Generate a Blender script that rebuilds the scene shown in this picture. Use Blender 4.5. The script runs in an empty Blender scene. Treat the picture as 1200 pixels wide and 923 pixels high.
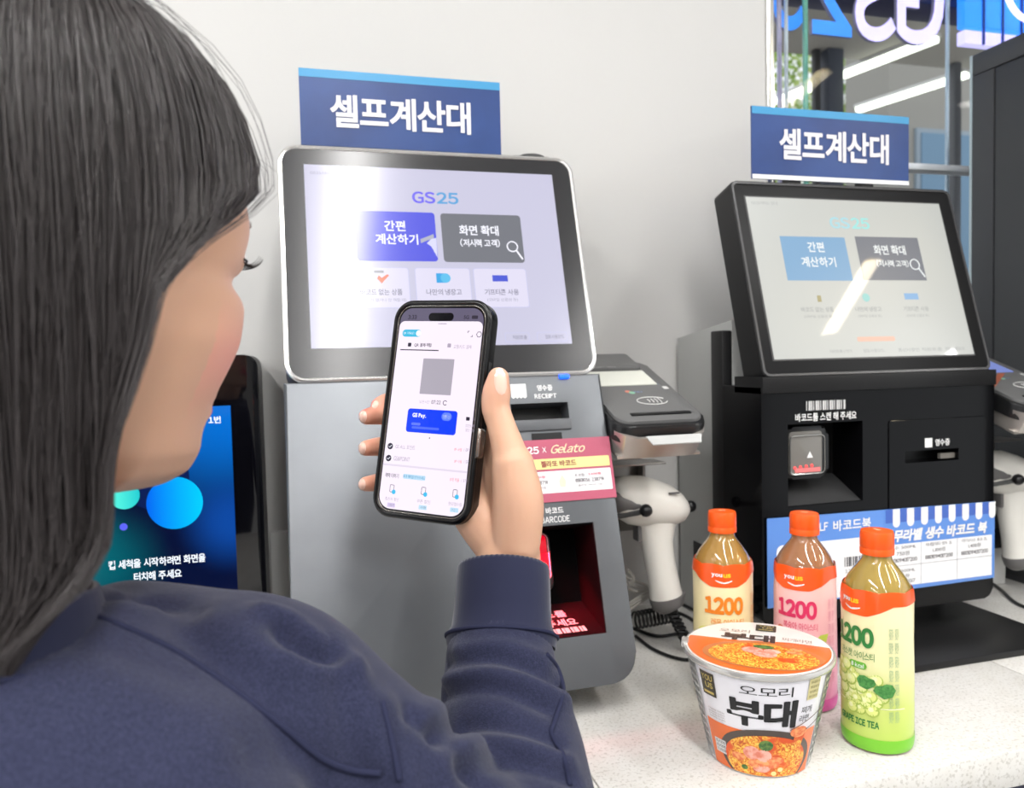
import bpy, bmesh, math, random
import numpy as np
from mathutils import Matrix, Vector

# ------------------------------------------------------------------ camera, world, light, exposure
scene = bpy.context.scene
COL = scene.collection
CAM_POS = np.array([0.0, 0.0, 1.37])
FOC = 900.0                                   # focal length in pixels of a 1200 x 923 frame
YAW, PITCH, ROLL = math.radians(15.56), math.radians(2.72), math.radians(1.35)

def cam_axes(yaw, p, r):
    fw = np.array([math.sin(yaw) * math.cos(p), math.cos(yaw) * math.cos(p), -math.sin(p)])
    r0 = np.array([math.cos(yaw), -math.sin(yaw), 0.0])
    u0 = np.cross(r0, fw)
    rt = r0 * math.cos(r) - u0 * math.sin(r)
    return rt, np.cross(rt, fw), fw

RT, UP, FW = cam_axes(YAW, PITCH, ROLL)
cd = bpy.data.cameras.new('camera')
cd.sensor_width = 36.0
cd.lens = FOC / 1200.0 * 36.0
cd.clip_start = 0.02
cam = bpy.data.objects.new('camera', cd)
COL.objects.link(cam)
m = Matrix.Identity(4)
for i in range(3):
    m[i][0], m[i][1], m[i][2], m[i][3] = RT[i], UP[i], -FW[i], CAM_POS[i]
cam.matrix_world = m
scene.camera = cam
cd.dof.use_dof = True
cd.dof.focus_distance = 0.62
cd.dof.aperture_fstop = 9.0

world = bpy.data.worlds.new('world')
scene.world = world
world.use_nodes = True
world.node_tree.nodes['Background'].inputs[0].default_value = (0.93, 0.97, 1.0, 1)
world.node_tree.nodes['Background'].inputs[1].default_value = 0.9
scene.view_settings.view_transform = 'Standard'
scene.view_settings.look = 'None'
scene.view_settings.gamma = 1.0
scene.view_settings.use_curve_mapping = False
scene.view_settings.exposure = 0.27

CEIL = 2.6
def area_light(name, loc, sx, sy, power, col=(1, 0.99, 0.985), rot=(0, 0, 0)):
    l = bpy.data.lights.new(name, 'AREA')
    l.shape = 'RECTANGLE'; l.size = sx; l.size_y = sy; l.energy = power; l.color = col
    o = bpy.data.objects.new(name, l); COL.objects.link(o)
    o.location = loc; o.rotation_euler = rot
    return o
# light of the linear ceiling lamps (the lamp housings are built further down, at the same places)
LAMPS = [(0.165, -1.9, 0.165, 0.35), (2.29, -0.87, 2.15, -0.36), (-1.85, -2.2, -1.85, 0.35), (1.18, -1.1, 1.18, 0.35), (-0.85, -1.1, -0.85, 0.35),
         (0.165, -3.6, 0.165, -2.4), (3.15, -2.0, 3.15, 0.40), (-1.85, -3.8, -1.85, -2.6)]  # unseen lamps between the rows and at far right are added as fill
WARM = 1                                       # the short warm-white lamp
for i, (xa, ya, xb, yb) in enumerate(LAMPS):
    L_ = math.hypot(xb - xa, yb - ya)
    area_light('lamp_light', ((xa + xb) / 2, (ya + yb) / 2, CEIL - 0.075), 0.07, L_, {1.18: 5.5, 3.15: 20.0, 0.165: 8.5}.get(xa, 10.0) * L_, (1, 0.86, 0.62) if i == WARM else (1, 0.99, 0.985), (0, 0, math.atan2(-(xb - xa), yb - ya)))

# ------------------------------------------------------------------ helpers
def S(r, g, b):
    def f(c):
        c = c / 255.0
        return c / 12.92 if c <= 0.04045 else ((c + 0.055) / 1.055) ** 2.4
    return (f(r), f(g), f(b))

MATS = {}
def mat(name, rgb=(200, 200, 200), rough=0.5, metal=0.0, emit=None, es=1.0, spec=0.5, coat=0.0, coat_r=0.03,
        trans=0.0, ior=1.45, alpha=1.0, noise=None, bump=None, sheen=0.0, sss=0.0, aniso=0.0):
    """noise=(scale, second_rgb, low, high[, stretch]); bump=(scale, strength, distance)"""
    if name in MATS:
        return MATS[name]
    mt = bpy.data.materials.new(name)
    mt.use_nodes = True
    nt = mt.node_tree
    b = nt.nodes['Principled BSDF']
    I = b.inputs
    I['Base Color'].default_value = (*S(*rgb), 1)
    I['Roughness'].default_value = rough
    I['Metallic'].default_value = metal
    I['Specular IOR Level'].default_value = spec
    I['IOR'].default_value = ior
    I['Coat Weight'].default_value = coat
    I['Coat Roughness'].default_value = coat_r
    I['Transmission Weight'].default_value = trans
    I['Alpha'].default_value = alpha
    I['Anisotropic'].default_value = aniso
    if sheen:
        I['Sheen Weight'].default_value = sheen; I['Sheen Roughness'].default_value = 0.4
    if sss:
        I['Subsurface Weight'].default_value = sss
        I['Subsurface Radius'].default_value = (0.006, 0.0025, 0.0012)
        I['Subsurface Scale'].default_value = 1.0
    if emit is not None:
        I['Emission Color'].default_value = (*S(*emit), 1)
        I['Emission Strength'].default_value = es
    if noise or bump:
        tc = nt.nodes.new('ShaderNodeTexCoord')
    if noise:
        n = nt.nodes.new('ShaderNodeTexNoise'); n.inputs['Scale'].default_value = noise[0]; n.inputs['Detail'].default_value = 4
        src = tc.outputs['Object']
        if len(noise) > 4:
            mp = nt.nodes.new('ShaderNodeMapping'); mp.inputs['Scale'].default_value = noise[4]
            nt.links.new(src, mp.inputs[0]); src = mp.outputs[0]
        nt.links.new(src, n.inputs['Vector'])
        cr = nt.nodes.new('ShaderNodeValToRGB')
        cr.color_ramp.elements[0].position = noise[2]; cr.color_ramp.elements[1].position = noise[3]
        cr.color_ramp.elements[0].color = (*S(*rgb), 1); cr.color_ramp.elements[1].color = (*S(*noise[1]), 1)
        nt.links.new(n.outputs[0], cr.inputs[0]); nt.links.new(cr.outputs[0], I['Base Color'])
    if bump:
        n2 = nt.nodes.new('ShaderNodeTexNoise'); n2.inputs['Scale'].default_value = bump[0]; n2.inputs['Detail'].default_value = 3
        nt.links.new(tc.outputs['Object'], n2.inputs['Vector'])
        bn = nt.nodes.new('ShaderNodeBump'); bn.inputs['Strength'].default_value = bump[1]; bn.inputs['Distance'].default_value = bump[2]
        nt.links.new(n2.outputs[0], bn.inputs['Height']); nt.links.new(bn.outputs[0], I['Normal'])
    MATS[name] = mt
    return mt

def scr(name, rgb, es=1.0, rough=0.22, coat=0.0, spec=0.5):
    """a lit patch of a screen: black glass that gives off its own colour"""
    return mat('screen_' + name, (6, 6, 8), rough, emit=rgb, es=es, coat=coat, spec=spec)

def tag(o, label=None, cat=None, group=None, kind=None):
    if label: o['label'] = label
    if cat: o['category'] = cat
    if group: o['group'] = group
    if kind: o['kind'] = kind
    return o

def empty(name, M4=None, parent=None):
    o = bpy.data.objects.new(name, None); COL.objects.link(o)
    o.empty_display_size = 0.02
    if M4 is not None: o.matrix_world = M4
    if parent: o.parent = parent
    return o

def frame(origin, xa=(1, 0, 0), ya=(0, 1, 0), za=(0, 0, 1)):
    M4 = Matrix.Identity(4)
    for i in range(3):
        M4[i][0], M4[i][1], M4[i][2], M4[i][3] = xa[i], ya[i], za[i], origin[i]
    return M4

def face_frame(origin, tilt_deg):
    """panel frame: x right, y up along a panel leaning back by tilt, z out of the panel towards the room"""
    t = math.radians(tilt_deg)
    return frame(origin, (1, 0, 0), (0, math.sin(t), math.cos(t)), (0, -math.cos(t), math.sin(t)))

def mesh(name, verts, faces, mt, parent=None, smooth=0, mats=None, idx=None, kind=None):
    me = bpy.data.meshes.new(name)
    me.from_pydata([tuple(map(float, v)) for v in verts], [], [tuple(int(i) for i in f) for f in faces])
    for q in (mats or [mt]): me.materials.append(q)
    if idx is not None: me.polygons.foreach_set('material_index', np.asarray(idx, dtype=np.int32))
    if smooth:
        me.polygons.foreach_set('use_smooth', [True] * len(me.polygons))
        if smooth < 179: me.set_sharp_from_angle(angle=math.radians(smooth))
    me.update()
    o = bpy.data.objects.new(name, me); COL.objects.link(o)
    if parent: o.parent = parent
    if kind: o['kind'] = kind
    return o

def rrect(w, h, r, n=5, cx=0, cy=0, corners=(1, 1, 1, 1)):
    """rounded rectangle outline, counter-clockwise; corners: (tr, tl, bl, br)"""
    P = []
    for k, (sx, sy, a0) in enumerate(((1, 1, 0), (-1, 1, 90), (-1, -1, 180), (1, -1, 270))):
        rr = r * corners[k]
        if rr < 1e-6:
            P.append((cx + sx * w / 2, cy + sy * h / 2)); continue
        for i in range(n + 1):
            a = math.radians(a0 + 90 * i / n)
            P.append((cx + sx * (w / 2 - rr) + rr * math.cos(a), cy + sy * (h / 2 - rr) + rr * math.sin(a)))
    return P

class B:
    """collects shapes, then links them as ONE mesh object"""
    def __init__(s): s.bm = bmesh.new()
    def box(s, c, d, bev=0.0, seg=2, M4=None):
        g = bmesh.ops.create_cube(s.bm, size=1.0)
        vs = g['verts']
        for v in vs: v.co = Vector((v.co.x * d[0] + c[0], v.co.y * d[1] + c[1], v.co.z * d[2] + c[2]))
        if bev:
            es = list({e for v in vs for e in v.link_edges})
            r = bmesh.ops.bevel(s.bm, geom=es, offset=bev, segments=seg, profile=0.5, affect='EDGES')
            vs = list({v for f in r['faces'] for v in f.verts} | {v for v in vs if v.is_valid})
        if M4 is not None: bmesh.ops.transform(s.bm, matrix=M4, verts=[v for v in vs if v.is_valid])
        return s
    def box2(s, a, b, bev=0.0, seg=2):
        return s.box([(a[i] + b[i]) / 2 for i in range(3)], [abs(b[i] - a[i]) for i in range(3)], bev, seg)
    def prism(s, poly, z0, z1, bev=0.0, seg=2, M4=None):
        n = len(poly)
        lo = [s.bm.verts.new((p[0], p[1], z0)) for p in poly]; hi = [s.bm.verts.new((p[0], p[1], z1)) for p in poly]
        fs = [s.bm.faces.new(hi), s.bm.faces.new(lo[::-1])]
        for i in range(n): fs.append(s.bm.faces.new((lo[i], lo[(i + 1) % n], hi[(i + 1) % n], hi[i])))
        vs = lo + hi
        if bev:
            es = list(fs[0].edges)
            r = bmesh.ops.bevel(s.bm, geom=es, offset=bev, segments=seg, profile=0.5, affect='EDGES')
            vs = list({v for f in r['faces'] for v in f.verts} | set(v for v in vs if v.is_valid))
        if M4 is not None: bmesh.ops.transform(s.bm, matrix=M4, verts=[v for v in vs if v.is_valid])
        return s
    def ring(s, outer, inner, z0, z1):
        """flat ring between two outlines with the same point count"""
        n = len(outer)
        o0 = [s.bm.verts.new((*p, z0)) for p in outer]; o1 = [s.bm.verts.new((*p, z1)) for p in outer]
        i0 = [s.bm.verts.new((*p, z0)) for p in inner]; i1 = [s.bm.verts.new((*p, z1)) for p in inner]
        for k in range(n):
            j = (k + 1) % n
            s.bm.faces.new((o0[k], o0[j], o1[j], o1[k])); s.bm.faces.new((i0[j], i0[k], i1[k], i1[j]))
            s.bm.faces.new((o1[k], o1[j], i1[j], i1[k])); s.bm.faces.new((o0[j], o0[k], i0[k], i0[j]))
        return s
    def lathe(s, prof, n=32, rmod=None, caps=True, M4=None):
        rows = []
        for (r, z) in prof:
            rows.append([s.bm.verts.new(((r * (rmod(2 * math.pi * k / n, z) if rmod else 1)) * math.sin(2 * math.pi * k / n),
                         -(r * (rmod(2 * math.pi * k / n, z) if rmod else 1)) * math.cos(2 * math.pi * k / n), z)) for k in range(n)])
        for a, b in zip(rows, rows[1:]):
            for k in range(n):
                j = (k + 1) % n
                s.bm.faces.new((a[k], a[j], b[j], b[k]))
        if caps:
            s.bm.faces.new(rows[0][::-1]); s.bm.faces.new(rows[-1])
        if M4 is not None: bmesh.ops.transform(s.bm, matrix=M4, verts=[v for r in rows for v in r])
        return s
    def tube(s, pts, rad, n=8, closed=False, caps=True):
        V, F = tube_data(pts, rad, n, closed, caps)
        vs = [s.bm.verts.new(tuple(v)) for v in V]
        for f in F: s.bm.faces.new([vs[i] for i in f])
        return s
    def sphere(s, c, r, sub=2):
        rr = (r, r, r) if not hasattr(r, '__len__') else r
        bmesh.ops.create_icosphere(s.bm, subdivisions=sub, radius=1.0, matrix=Matrix.Translation(c) @ Matrix.Diagonal((*rr, 1)))
        return s
    def raw(s, V, F):
        vs = [s.bm.verts.new(tuple(map(float, v))) for v in V]
        for f in F:
            try: s.bm.faces.new([vs[i] for i in f])
            except ValueError: pass
        return s
    def build(s, name, mt, parent=None, smooth=40, kind=None, fix=True):
        if fix: bmesh.ops.recalc_face_normals(s.bm, faces=s.bm.faces)
        me = bpy.data.meshes.new(name); s.bm.to_mesh(me); s.bm.free()
        me.materials.append(mt)
        if smooth:
            me.polygons.foreach_set('use_smooth', [True] * len(me.polygons))
            if smooth < 179: me.set_sharp_from_angle(angle=math.radians(smooth))
        o = bpy.data.objects.new(name, me); COL.objects.link(o)
        if parent: o.parent = parent
        if kind: o['kind'] = kind
        return o

def smooth_path(pts, n=8):
    """Catmull-Rom through points (rows may carry extra columns such as a radius)"""
    P = np.asarray(pts, float)
    Q = np.vstack([2 * P[0] - P[1], P, 2 * P[-1] - P[-2]])
    out = []
    for i in range(1, len(Q) - 2):
        for k in range(n):
            t = k / n
            out.append(0.5 * ((2 * Q[i]) + (-Q[i - 1] + Q[i + 1]) * t + (2 * Q[i - 1] - 5 * Q[i] + 4 * Q[i + 1] - Q[i + 2]) * t * t + (-Q[i - 1] + 3 * Q[i] - 3 * Q[i + 1] + Q[i + 2]) * t ** 3))
    out.append(P[-1])
    return np.array(out)

def tube_data(pts, rad, n=8, closed=False, caps=True, up=None, flat=None):
    P = np.asarray(pts, float)[:, :3]
    R = np.full(len(P), rad) if np.isscalar(rad) else np.asarray(rad, float)
    T = np.gradient(P, axis=0)
    if closed: T = np.roll(P, -1, 0) - np.roll(P, 1, 0)
    T /= np.linalg.norm(T, axis=1)[:, None] + 1e-12
    a = np.array([0, 0, 1.0]) if up is None else np.asarray(up, float)
    if abs(T[0] @ a) > 0.95: a = np.array([1.0, 0, 0])
    N = a - T[0] * (a @ T[0]); N /= np.linalg.norm(N)
    V, F = [], []
    for i in range(len(P)):
        N = N - T[i] * (N @ T[i]); N /= np.linalg.norm(N) + 1e-12
        Bn = np.cross(T[i], N)
        for k in range(n):
            ang = 2 * math.pi * k / n
            fl = 1.0 if flat is None else flat
            V.append(P[i] + R[i] * (math.cos(ang) * N * fl + math.sin(ang) * Bn))
    m = len(P)
    for i in range(m if closed else m - 1):
        j = (i + 1) % m
        for k in range(n):
            l = (k + 1) % n
            F.append((i * n + k, i * n + l, j * n + l, j * n + k))
    if caps and not closed:
        F.append(tuple(range(n))[::-1]); F.append(tuple((m - 1) * n + k for k in range(n)))
    return V, F

def evaluated(o, sharp=20):
    """apply the modifiers of o"""
    bpy.context.view_layer.update()
    dg = bpy.context.evaluated_depsgraph_get()
    me = bpy.data.meshes.new_from_object(o.evaluated_get(dg))
    old = o.data; nm = old.name
    o.modifiers.clear(); o.data = me
    me.polygons.foreach_set('use_smooth', [True] * len(me.polygons)); me.set_sharp_from_angle(angle=math.radians(sharp))
    bpy.data.meshes.remove(old); me.name = nm
    return o

def cut(o, cutters):
    for c in cutters:
        md = o.modifiers.new('cut', 'BOOLEAN'); md.operation = 'DIFFERENCE'; md.solver = 'EXACT'; md.object = c
    evaluated(o)
    for c in cutters:
        d = c.data; bpy.data.objects.remove(c); bpy.data.meshes.remove(d)
    return o

# ---- lettering: every glyph becomes thin mesh geometry
GLYPH = {}
GCU = bpy.data.curves.new('glyph_source', 'FONT'); GCU.resolution_u = 5
GOB = bpy.data.objects.new('glyph_source', GCU)
def glyph(ch, off, wide=True):
    key = (ch, round(off, 4), wide)
    if key in GLYPH: return GLYPH[key]
    code = ord(ch)
    GCU.body = chr(code + 0xFEE0) if wide and 33 <= code <= 126 else ch      # full-width form: the plain sans shapes
    GCU.offset = off
    me = GOB.to_mesh()
    V = np.array([v.co[:2] for v in me.vertices]) if len(me.vertices) else np.zeros((0, 2))
    F = [tuple(p.vertices) for p in me.polygons]
    GOB.to_mesh_clear()
    GLYPH[key] = (V, F)
    return GLYPH[key]

def text_data(s, off=0.0, gap=0.07, slant=0.0, wide=True):
    """2D vertices and faces of one line; spacing packs each glyph by its own width"""
    X, V, F = 0.0, [], []
    heavy = max(0.0, off - 0.02); off = min(off, 0.02)
    for ch in s:
        if ch == ' ':
            X += 0.28; continue
        g, f = glyph(ch, off, wide)
        if not len(g): continue
        lo, hi = g[:, 0].min(), g[:, 0].max()
        base = len(V)
        for p in g: V.append((X + p[0] - lo + slant * p[1], p[1]))
        F += [tuple(i + base for i in q) for q in f]
        X += hi - lo + gap
    global ZLAY
    V = np.array(V); ZLAY = np.zeros(len(V))
    if heavy:      # heavier strokes: the same glyphs laid over each other, a little apart
        n = len(V); VV, FF = [], []
        for k in range(8):
            a = k * math.pi / 4; VV.append(V + heavy * np.array([math.cos(a), math.sin(a)])); FF += [tuple(i + k * n for i in f) for f in F]
        V, F = np.vstack(VV), FF; ZLAY = np.repeat(np.arange(8) * 2.5e-5, n)
    return V, F

def fit(V, cx, cy, w, h):
    lo, hi = V.min(0), V.max(0)
    sx = w / (hi[0] - lo[0]); sy = h / (hi[1] - lo[1]) if h else sx
    return np.stack([(V[:, 0] - (lo[0] + hi[0]) / 2) * sx + cx, (V[:, 1] - (lo[1] + hi[1]) / 2) * sy + cy], 1)

def letters(s, cx, cy, w, h, z, mt, parent, off=0.0, gap=0.07, slant=0.0, name='lettering', wrap=None):
    V, F = text_data(s, off, gap, slant, wide=h > 0.0068 or h == 0)
    V = fit(V, cx, cy, w, h)
    V3 = np.stack([V[:, 0], V[:, 1], z + ZLAY], 1) if wrap is None else np.vstack([wrap(V[ZLAY == q], z + q) for q in np.unique(ZLAY)])
    return mesh(name, V3, F, mt, parent)

def patch(name, poly, z, mt, parent, wrap=None, th=0.0):
    """flat patch of print; poly counter-clockwise"""
    if wrap is None:
        if th: return B().prism(poly, z - th, z).build(name, mt, parent, smooth=30)
        return mesh(name, [(p[0], p[1], z) for p in poly], [tuple(range(len(poly)))], mt, parent)
    # grid-fill so that it follows a curved surface
    P = np.array(poly); lo, hi = P.min(0), P.max(0); n = len(poly)
    c = P.mean(0); rings = 5; V = [c]; F = []
    for r in range(1, rings + 1): V += [c + (p - c) * r / rings for p in P]
    for k in range(n): F.append((0, 1 + k, 1 + (k + 1) % n))
    for r in range(rings - 1):
        for k in range(n):
            j = (k + 1) % n
            F.append((1 + r * n + k, 1 + (r + 1) * n + k, 1 + (r + 1) * n + j, 1 + r * n + j))
    return mesh(name, wrap(np.array(V), z), F, mt, parent, smooth=180)

def dense(poly, step):
    out = []
    for a, b in zip(poly, poly[1:] + poly[:1]):
        n = max(1, int(math.hypot(b[0] - a[0], b[1] - a[1]) / step))
        out += [(a[0] + (b[0] - a[0]) * k / n, a[1] + (b[1] - a[1]) * k / n) for k in range(n)]
    return out

def ellipse(cx, cy, rx, ry, n=28, a0=0):
    return [(cx + rx * math.cos(2 * math.pi * k / n + a0), cy + ry * math.sin(2 * math.pi * k / n + a0)) for k in range(n)]

def rect(x0, y0, x1, y1): return [(x0, y0), (x1, y0), (x1, y1), (x0, y1)]

# a point of the room seen at pixel (x, y) of the photograph, at a known distance / height / Y
def ray(x, y): return FW + RT * (x - 600.0) / FOC - UP * (y - 461.5) / FOC
def at_d(x, y, d): return CAM_POS + ray(x, y) * d
def at_y(x, y, Y): r = ray(x, y); return CAM_POS + r * Y / r[1]
def at_z(x, y, z): r = ray(x, y); return CAM_POS + r * (z - CAM_POS[2]) / r[2]

def copy_tree(o, parent=None):
    c = o.copy(); COL.objects.link(c); c.parent = parent
    for ch in o.children: copy_tree(ch, c)
    return c
# ------------------------------------------------------------------ the room
WALL_Y = 1.10
CT = 0.975                                    # counter top height
wallm = mat('wall_paint', (204, 203, 201), 0.75, bump=(220, 0.08, 0.001))
o = B().box2((-2.8, WALL_Y, 0), (0.742, WALL_Y + 0.16, CEIL)).build('wall_back', wallm); o['kind'] = 'structure'
o = B().box2((0.742, WALL_Y, 0), (3.9, WALL_Y + 0.16, CT - 0.002)).build('wall_below_window', wallm); o['kind'] = 'structure'
o = B().box2((-2.8, -4.2, -0.05), (3.9, WALL_Y, 0)).build('floor', mat('floor_tile', (158, 158, 158), 0.35, noise=(3, (170, 170, 170), .4, .6))); o['kind'] = 'structure'
o = B().box2((-2.8, -4.2, CEIL), (3.9, WALL_Y + 0.16, CEIL + 0.06)).build('ceiling', mat('ceiling_paint', (238, 237, 234), 0.8)); o['kind'] = 'structure'

o = B().box2((-2.8, -4.3, 0), (3.9, -4.2, CEIL)).build('wall_front', mat('far_wall_paint', (150, 148, 145), 0.7)); o['kind'] = 'structure'
# ceiling lamps: housing with a lit diffuser
lampm = mat('lamp_diffuser', (250, 248, 240), 0.5, emit=(255, 252, 246), es=20.0)
housem = mat('lamp_housing', (225, 225, 225), 0.4)
LAMP_LABELS = ['long linear ceiling lamp above the left self-checkout, reflected in its screen', 'short warm linear ceiling lamp reflected as a streak in the right screen',
               'linear ceiling lamp on the far left of the ceiling', 'added linear fill lamp above the worktop between the two checkouts', 'added linear fill lamp above the cup washer', 'rear linear ceiling lamp in the middle row behind the camera',
               'added long fill lamp on the far right of the ceiling', 'rear linear ceiling lamp in the left-hand row behind the camera']
lampw = mat('lamp_diffuser_warm', (250, 240, 210), 0.5, emit=(255, 226, 150), es=16.0)
for i, ((xa, ya, xb, yb), lb) in enumerate(zip(LAMPS, LAMP_LABELS)):
    L = math.hypot(xb - xa, yb - ya)
    t = empty('ceiling_lamp', Matrix.Translation(((xa + xb) / 2, (ya + yb) / 2, CEIL)) @ Matrix.Rotation(math.atan2(-(xb - xa), yb - ya), 4, 'Z')); tag(t, lb, 'lamp', 'linear ceiling lamps')
    B().box((0, 0, -0.03), (0.07, L, 0.06), 0.004).build('housing', housem, t)
    B().box((0, 0, -0.064), (0.030 if i == WARM else 0.05, L - 0.02, 0.008), 0.003).build('diffuser', lampw if i == WARM else lampm, t)

# window beside the wall: chrome stile, pane, transom, and glass door edges beyond
chrome = mat('chrome', (235, 235, 232), 0.18, 1.0)
glass = mat('window_glass', (255, 255, 255), 0.0, trans=1.0, ior=1.12, spec=0.6)
win = empty('window_1'); win['kind'] = 'structure'
B().box2((0.7425, WALL_Y - 0.004, CT), (0.757, WALL_Y + 0.16, CEIL), 0.002).build('stile', chrome, win)
B().box2((0.757, 1.20, CT), (3.9, 1.206, CEIL)).build('glass_pane', glass, win, smooth=0)
B().box2((0.757, 1.185, CT), (3.9, 1.225, CT + 0.03), 0.002).build('sill_rail', chrome, win)
B().box2((1.03, 1.19, 1.702), (3.9, 1.222, 1.714), 0.002).build('transom', mat('white_metal', (225, 230, 235), 0.35), win)
for xx, w, c in ((914, 0.008, (190, 190, 225)), (922, 0.006, (225, 240, 250)), (944.5, 0.009, (120, 200, 180)), (1111, 0.006, (190, 215, 235))):
    p = at_y(xx, 60, 1.30)
    B().box2((p[0] - w / 2, 1.30, CT), (p[0] + w / 2, 1.306, CEIL), 0.001).build('glass_edge', mat('glass_edge_%d' % xx, c, 0.15, spec=0.8), win)

# ---- outside: canopy with glowing strips for reflected lamps, pavement, posts, a tree, a building
can_z = 2.72
o = B().box2((0.5, 1.3, can_z), (4.9, 3.08, can_z + 0.1)).build('canopy_soffit', mat('soffit', (190, 186, 178), 0.6)); o['kind'] = 'structure'
o = B().box2((-6, WALL_Y + 0.16, -0.06), (14, 16, -0.01)).build('pavement', mat('pavement', (150, 148, 144), 0.8, noise=(2, (120, 118, 115), .4, .6))); o['kind'] = 'structure'
stripm = mat('reflection_strip', (250, 255, 245), 0.5, emit=(246, 255, 238), es=2.2)  # reflections of the shop's ceiling lamps, built as glowing strips outside the pane
for (a, b, lb) in (((1098, 46), (908, 120), 'longer glowing strip outside, standing in for a ceiling lamp reflected in the window'), ((1134, 88), (1004, 130), 'glowing strip standing in for a reflected ceiling lamp, nearer the black cabinet')):
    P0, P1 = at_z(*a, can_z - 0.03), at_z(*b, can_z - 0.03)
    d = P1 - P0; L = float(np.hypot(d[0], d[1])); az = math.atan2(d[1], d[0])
    t = empty('reflection_strip', Matrix.Translation(Vector((P0 + P1) / 2 + np.array([0, 0, 0.03]))) @ Matrix.Rotation(az, 4, 'Z')); tag(t, lb, 'lamp', 'reflected lamp strips')
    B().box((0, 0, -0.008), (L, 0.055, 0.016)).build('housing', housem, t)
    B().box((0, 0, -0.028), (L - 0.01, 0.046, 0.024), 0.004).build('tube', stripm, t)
# posts of the canopy
for xx, w, Y, c in ((956, 0.03, 3.02, (70, 70, 72)), (973, 0.08, 3.02, (84, 90, 104)), (1119, 0.04, 3.02, (95, 98, 104))):
    p = at_y(xx, 60, Y)
    tag(B().box2((p[0] - w / 2, Y - w / 2, -0.01), (p[0] + w / 2, Y + w / 2, can_z), 0.004).build('canopy_post', mat('post_%d' % xx, c, 0.5)),
        {956: 'thin dark post under the canopy left of the glowing strips', 973: 'thick grey-blue canopy post between the two patches of green', 1119: 'dark canopy post just left of the black cabinet'}[xx], 'post', 'canopy posts')
# building beyond, right of the tree
bp = at_y(1041, 100, 5.2)
t = empty('building', Matrix.Translation((bp[0], 5.2, -0.01))); tag(t, 'grey building with blue glass bands beyond the canopy', 'building')
B().box2((0, 0, 0), (5.5, 0.5, 6)).build('wall', mat('building_wall', (160, 158, 152), 0.7), t)
wz = at_y(1090, 150, 5.19)[2]
for k in range(5):
    f = B().box2((0.25 + k * 0.95, -0.03, wz - 2.0), (1.12 + k * 0.95, 0.02, wz), 0.004).build('window', mat('building_frame', (150, 165, 178), 0.4), t)
    B().box2((0.29 + k * 0.95, -0.04, wz - 1.96), (1.08 + k * 0.95, -0.032, wz - 0.04)).build('pane', mat('building_glass', (116, 150, 178), 0.15), f)
# tree
random.seed(4)
tp = at_y(968, 100, 9.0)
t = empty('tree', Matrix.Translation((tp[0], 9.0, -0.01))); tag(t, 'sunlit green tree seen through the window beyond the canopy', 'tree')
B().tube(smooth_path([(0, 0, 0), (0.05, 0, 1.2), (-0.05, 0.05, 2.6), (0.05, 0, 4.6)], 4), 0.09, 8).build('trunk', mat('bark', (95, 80, 62), 0.9), t)
V, F = [], []
for k in range(5200):
    a, b, r = random.uniform(0, 6.283), random.uniform(-1, 1), random.uniform(0.35, 1) ** 0.5
    c = np.array([1.7 * r * math.cos(a) * math.sqrt(1 - b * b), 0.9 * r * math.sin(a) * math.sqrt(1 - b * b), 4.7 + 1.5 * r * b])
    u = np.random.RandomState(k).randn(3); u /= np.linalg.norm(u); w = np.cross(u, np.random.RandomState(k + 9999).randn(3)); w /= np.linalg.norm(w)
    s = random.uniform(0.035, 0.075); n0 = len(V)
    V += [c - u * s, c + w * s * .5, c + u * s, c - w * s * .5]; F.append((n0, n0 + 1, n0 + 2, n0 + 3))
mesh('foliage', V, F, mat('leaves', (150, 190, 78), 0.5, noise=(3.5, (205, 225, 140), .45, .6)), t, kind='stuff')

# shop sign letters on the outside of the pane, seen from behind (mirrored)
lav = mat('sign_lavender', (205, 200, 248), 0.4, emit=(196, 192, 250), es=0.85)
sblu = mat('sign_blue', (52, 134, 228), 0.4, emit=(48, 128, 226), es=0.75)
SIGN_Y = 1.32
for ch, xa, xb, yb, mt_, off, lb in (('G', 1049, 1104, 54, lav, 0.05, 'glowing lavender letter G seen mirrored through the window'), ('S', 1000, 1048, 50, lav, 0.05, 'glowing lavender letter S seen mirrored through the window'),
                             ('2', 950, 998, 43, sblu, 0.05, 'blue numeral 2 seen mirrored through the window'), ('5', 903, 942, 37, sblu, 0.05, 'blue numeral 5 seen mirrored through the window, next to the chrome stile')):
    pa, pb = at_y(xa, yb, SIGN_Y), at_y(xb, yb, SIGN_Y)
    V, F = text_data(ch, 0.02); V = fit(V, 0, 0, pb[0] - pa[0], 0.185)
    V[:, 0] *= -1
    t = empty('sign_letter', frame(((pa[0] + pb[0]) / 2, SIGN_Y, (pa[2] + pb[2]) / 2 + 0.0925), (1, 0, 0), (0, 0, 1), (0, -1, 0)))
    tag(t, lb, 'sign letter', 'mirrored shop sign letters')
    mesh('face', [(v[0], v[1], 0.004) for v in V], [f[::-1] for f in F], mt_, t)
    n = len(V)
    # side walls of the letter
    from collections import Counter
    ec = Counter(); ed = {}
    for f in F:
        for i in range(len(f)):
            e = (f[i], f[(i + 1) % len(f)]); ec[tuple(sorted(e))] += 1; ed[tuple(sorted(e))] = e
    sv = [(v[0], v[1], 0.004) for v in V] + [(v[0], v[1], -0.004) for v in V]
    mesh('return', sv, [(e[0], e[1], e[1] + n, e[0] + n) for k, e in ed.items() if ec[k] == 1] + [tuple(i + n for i in f) for f in F], mat('sign_return', (150, 150, 190), 0.4), t)
fz = at_y(1040, 14, 1.42)[2]
o = B().box2((0.80, 1.37, fz), (2.6, 1.45, fz + 0.35), 0.004).build('sign_backing', mat('fascia', (38, 42, 88), 0.4))
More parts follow.
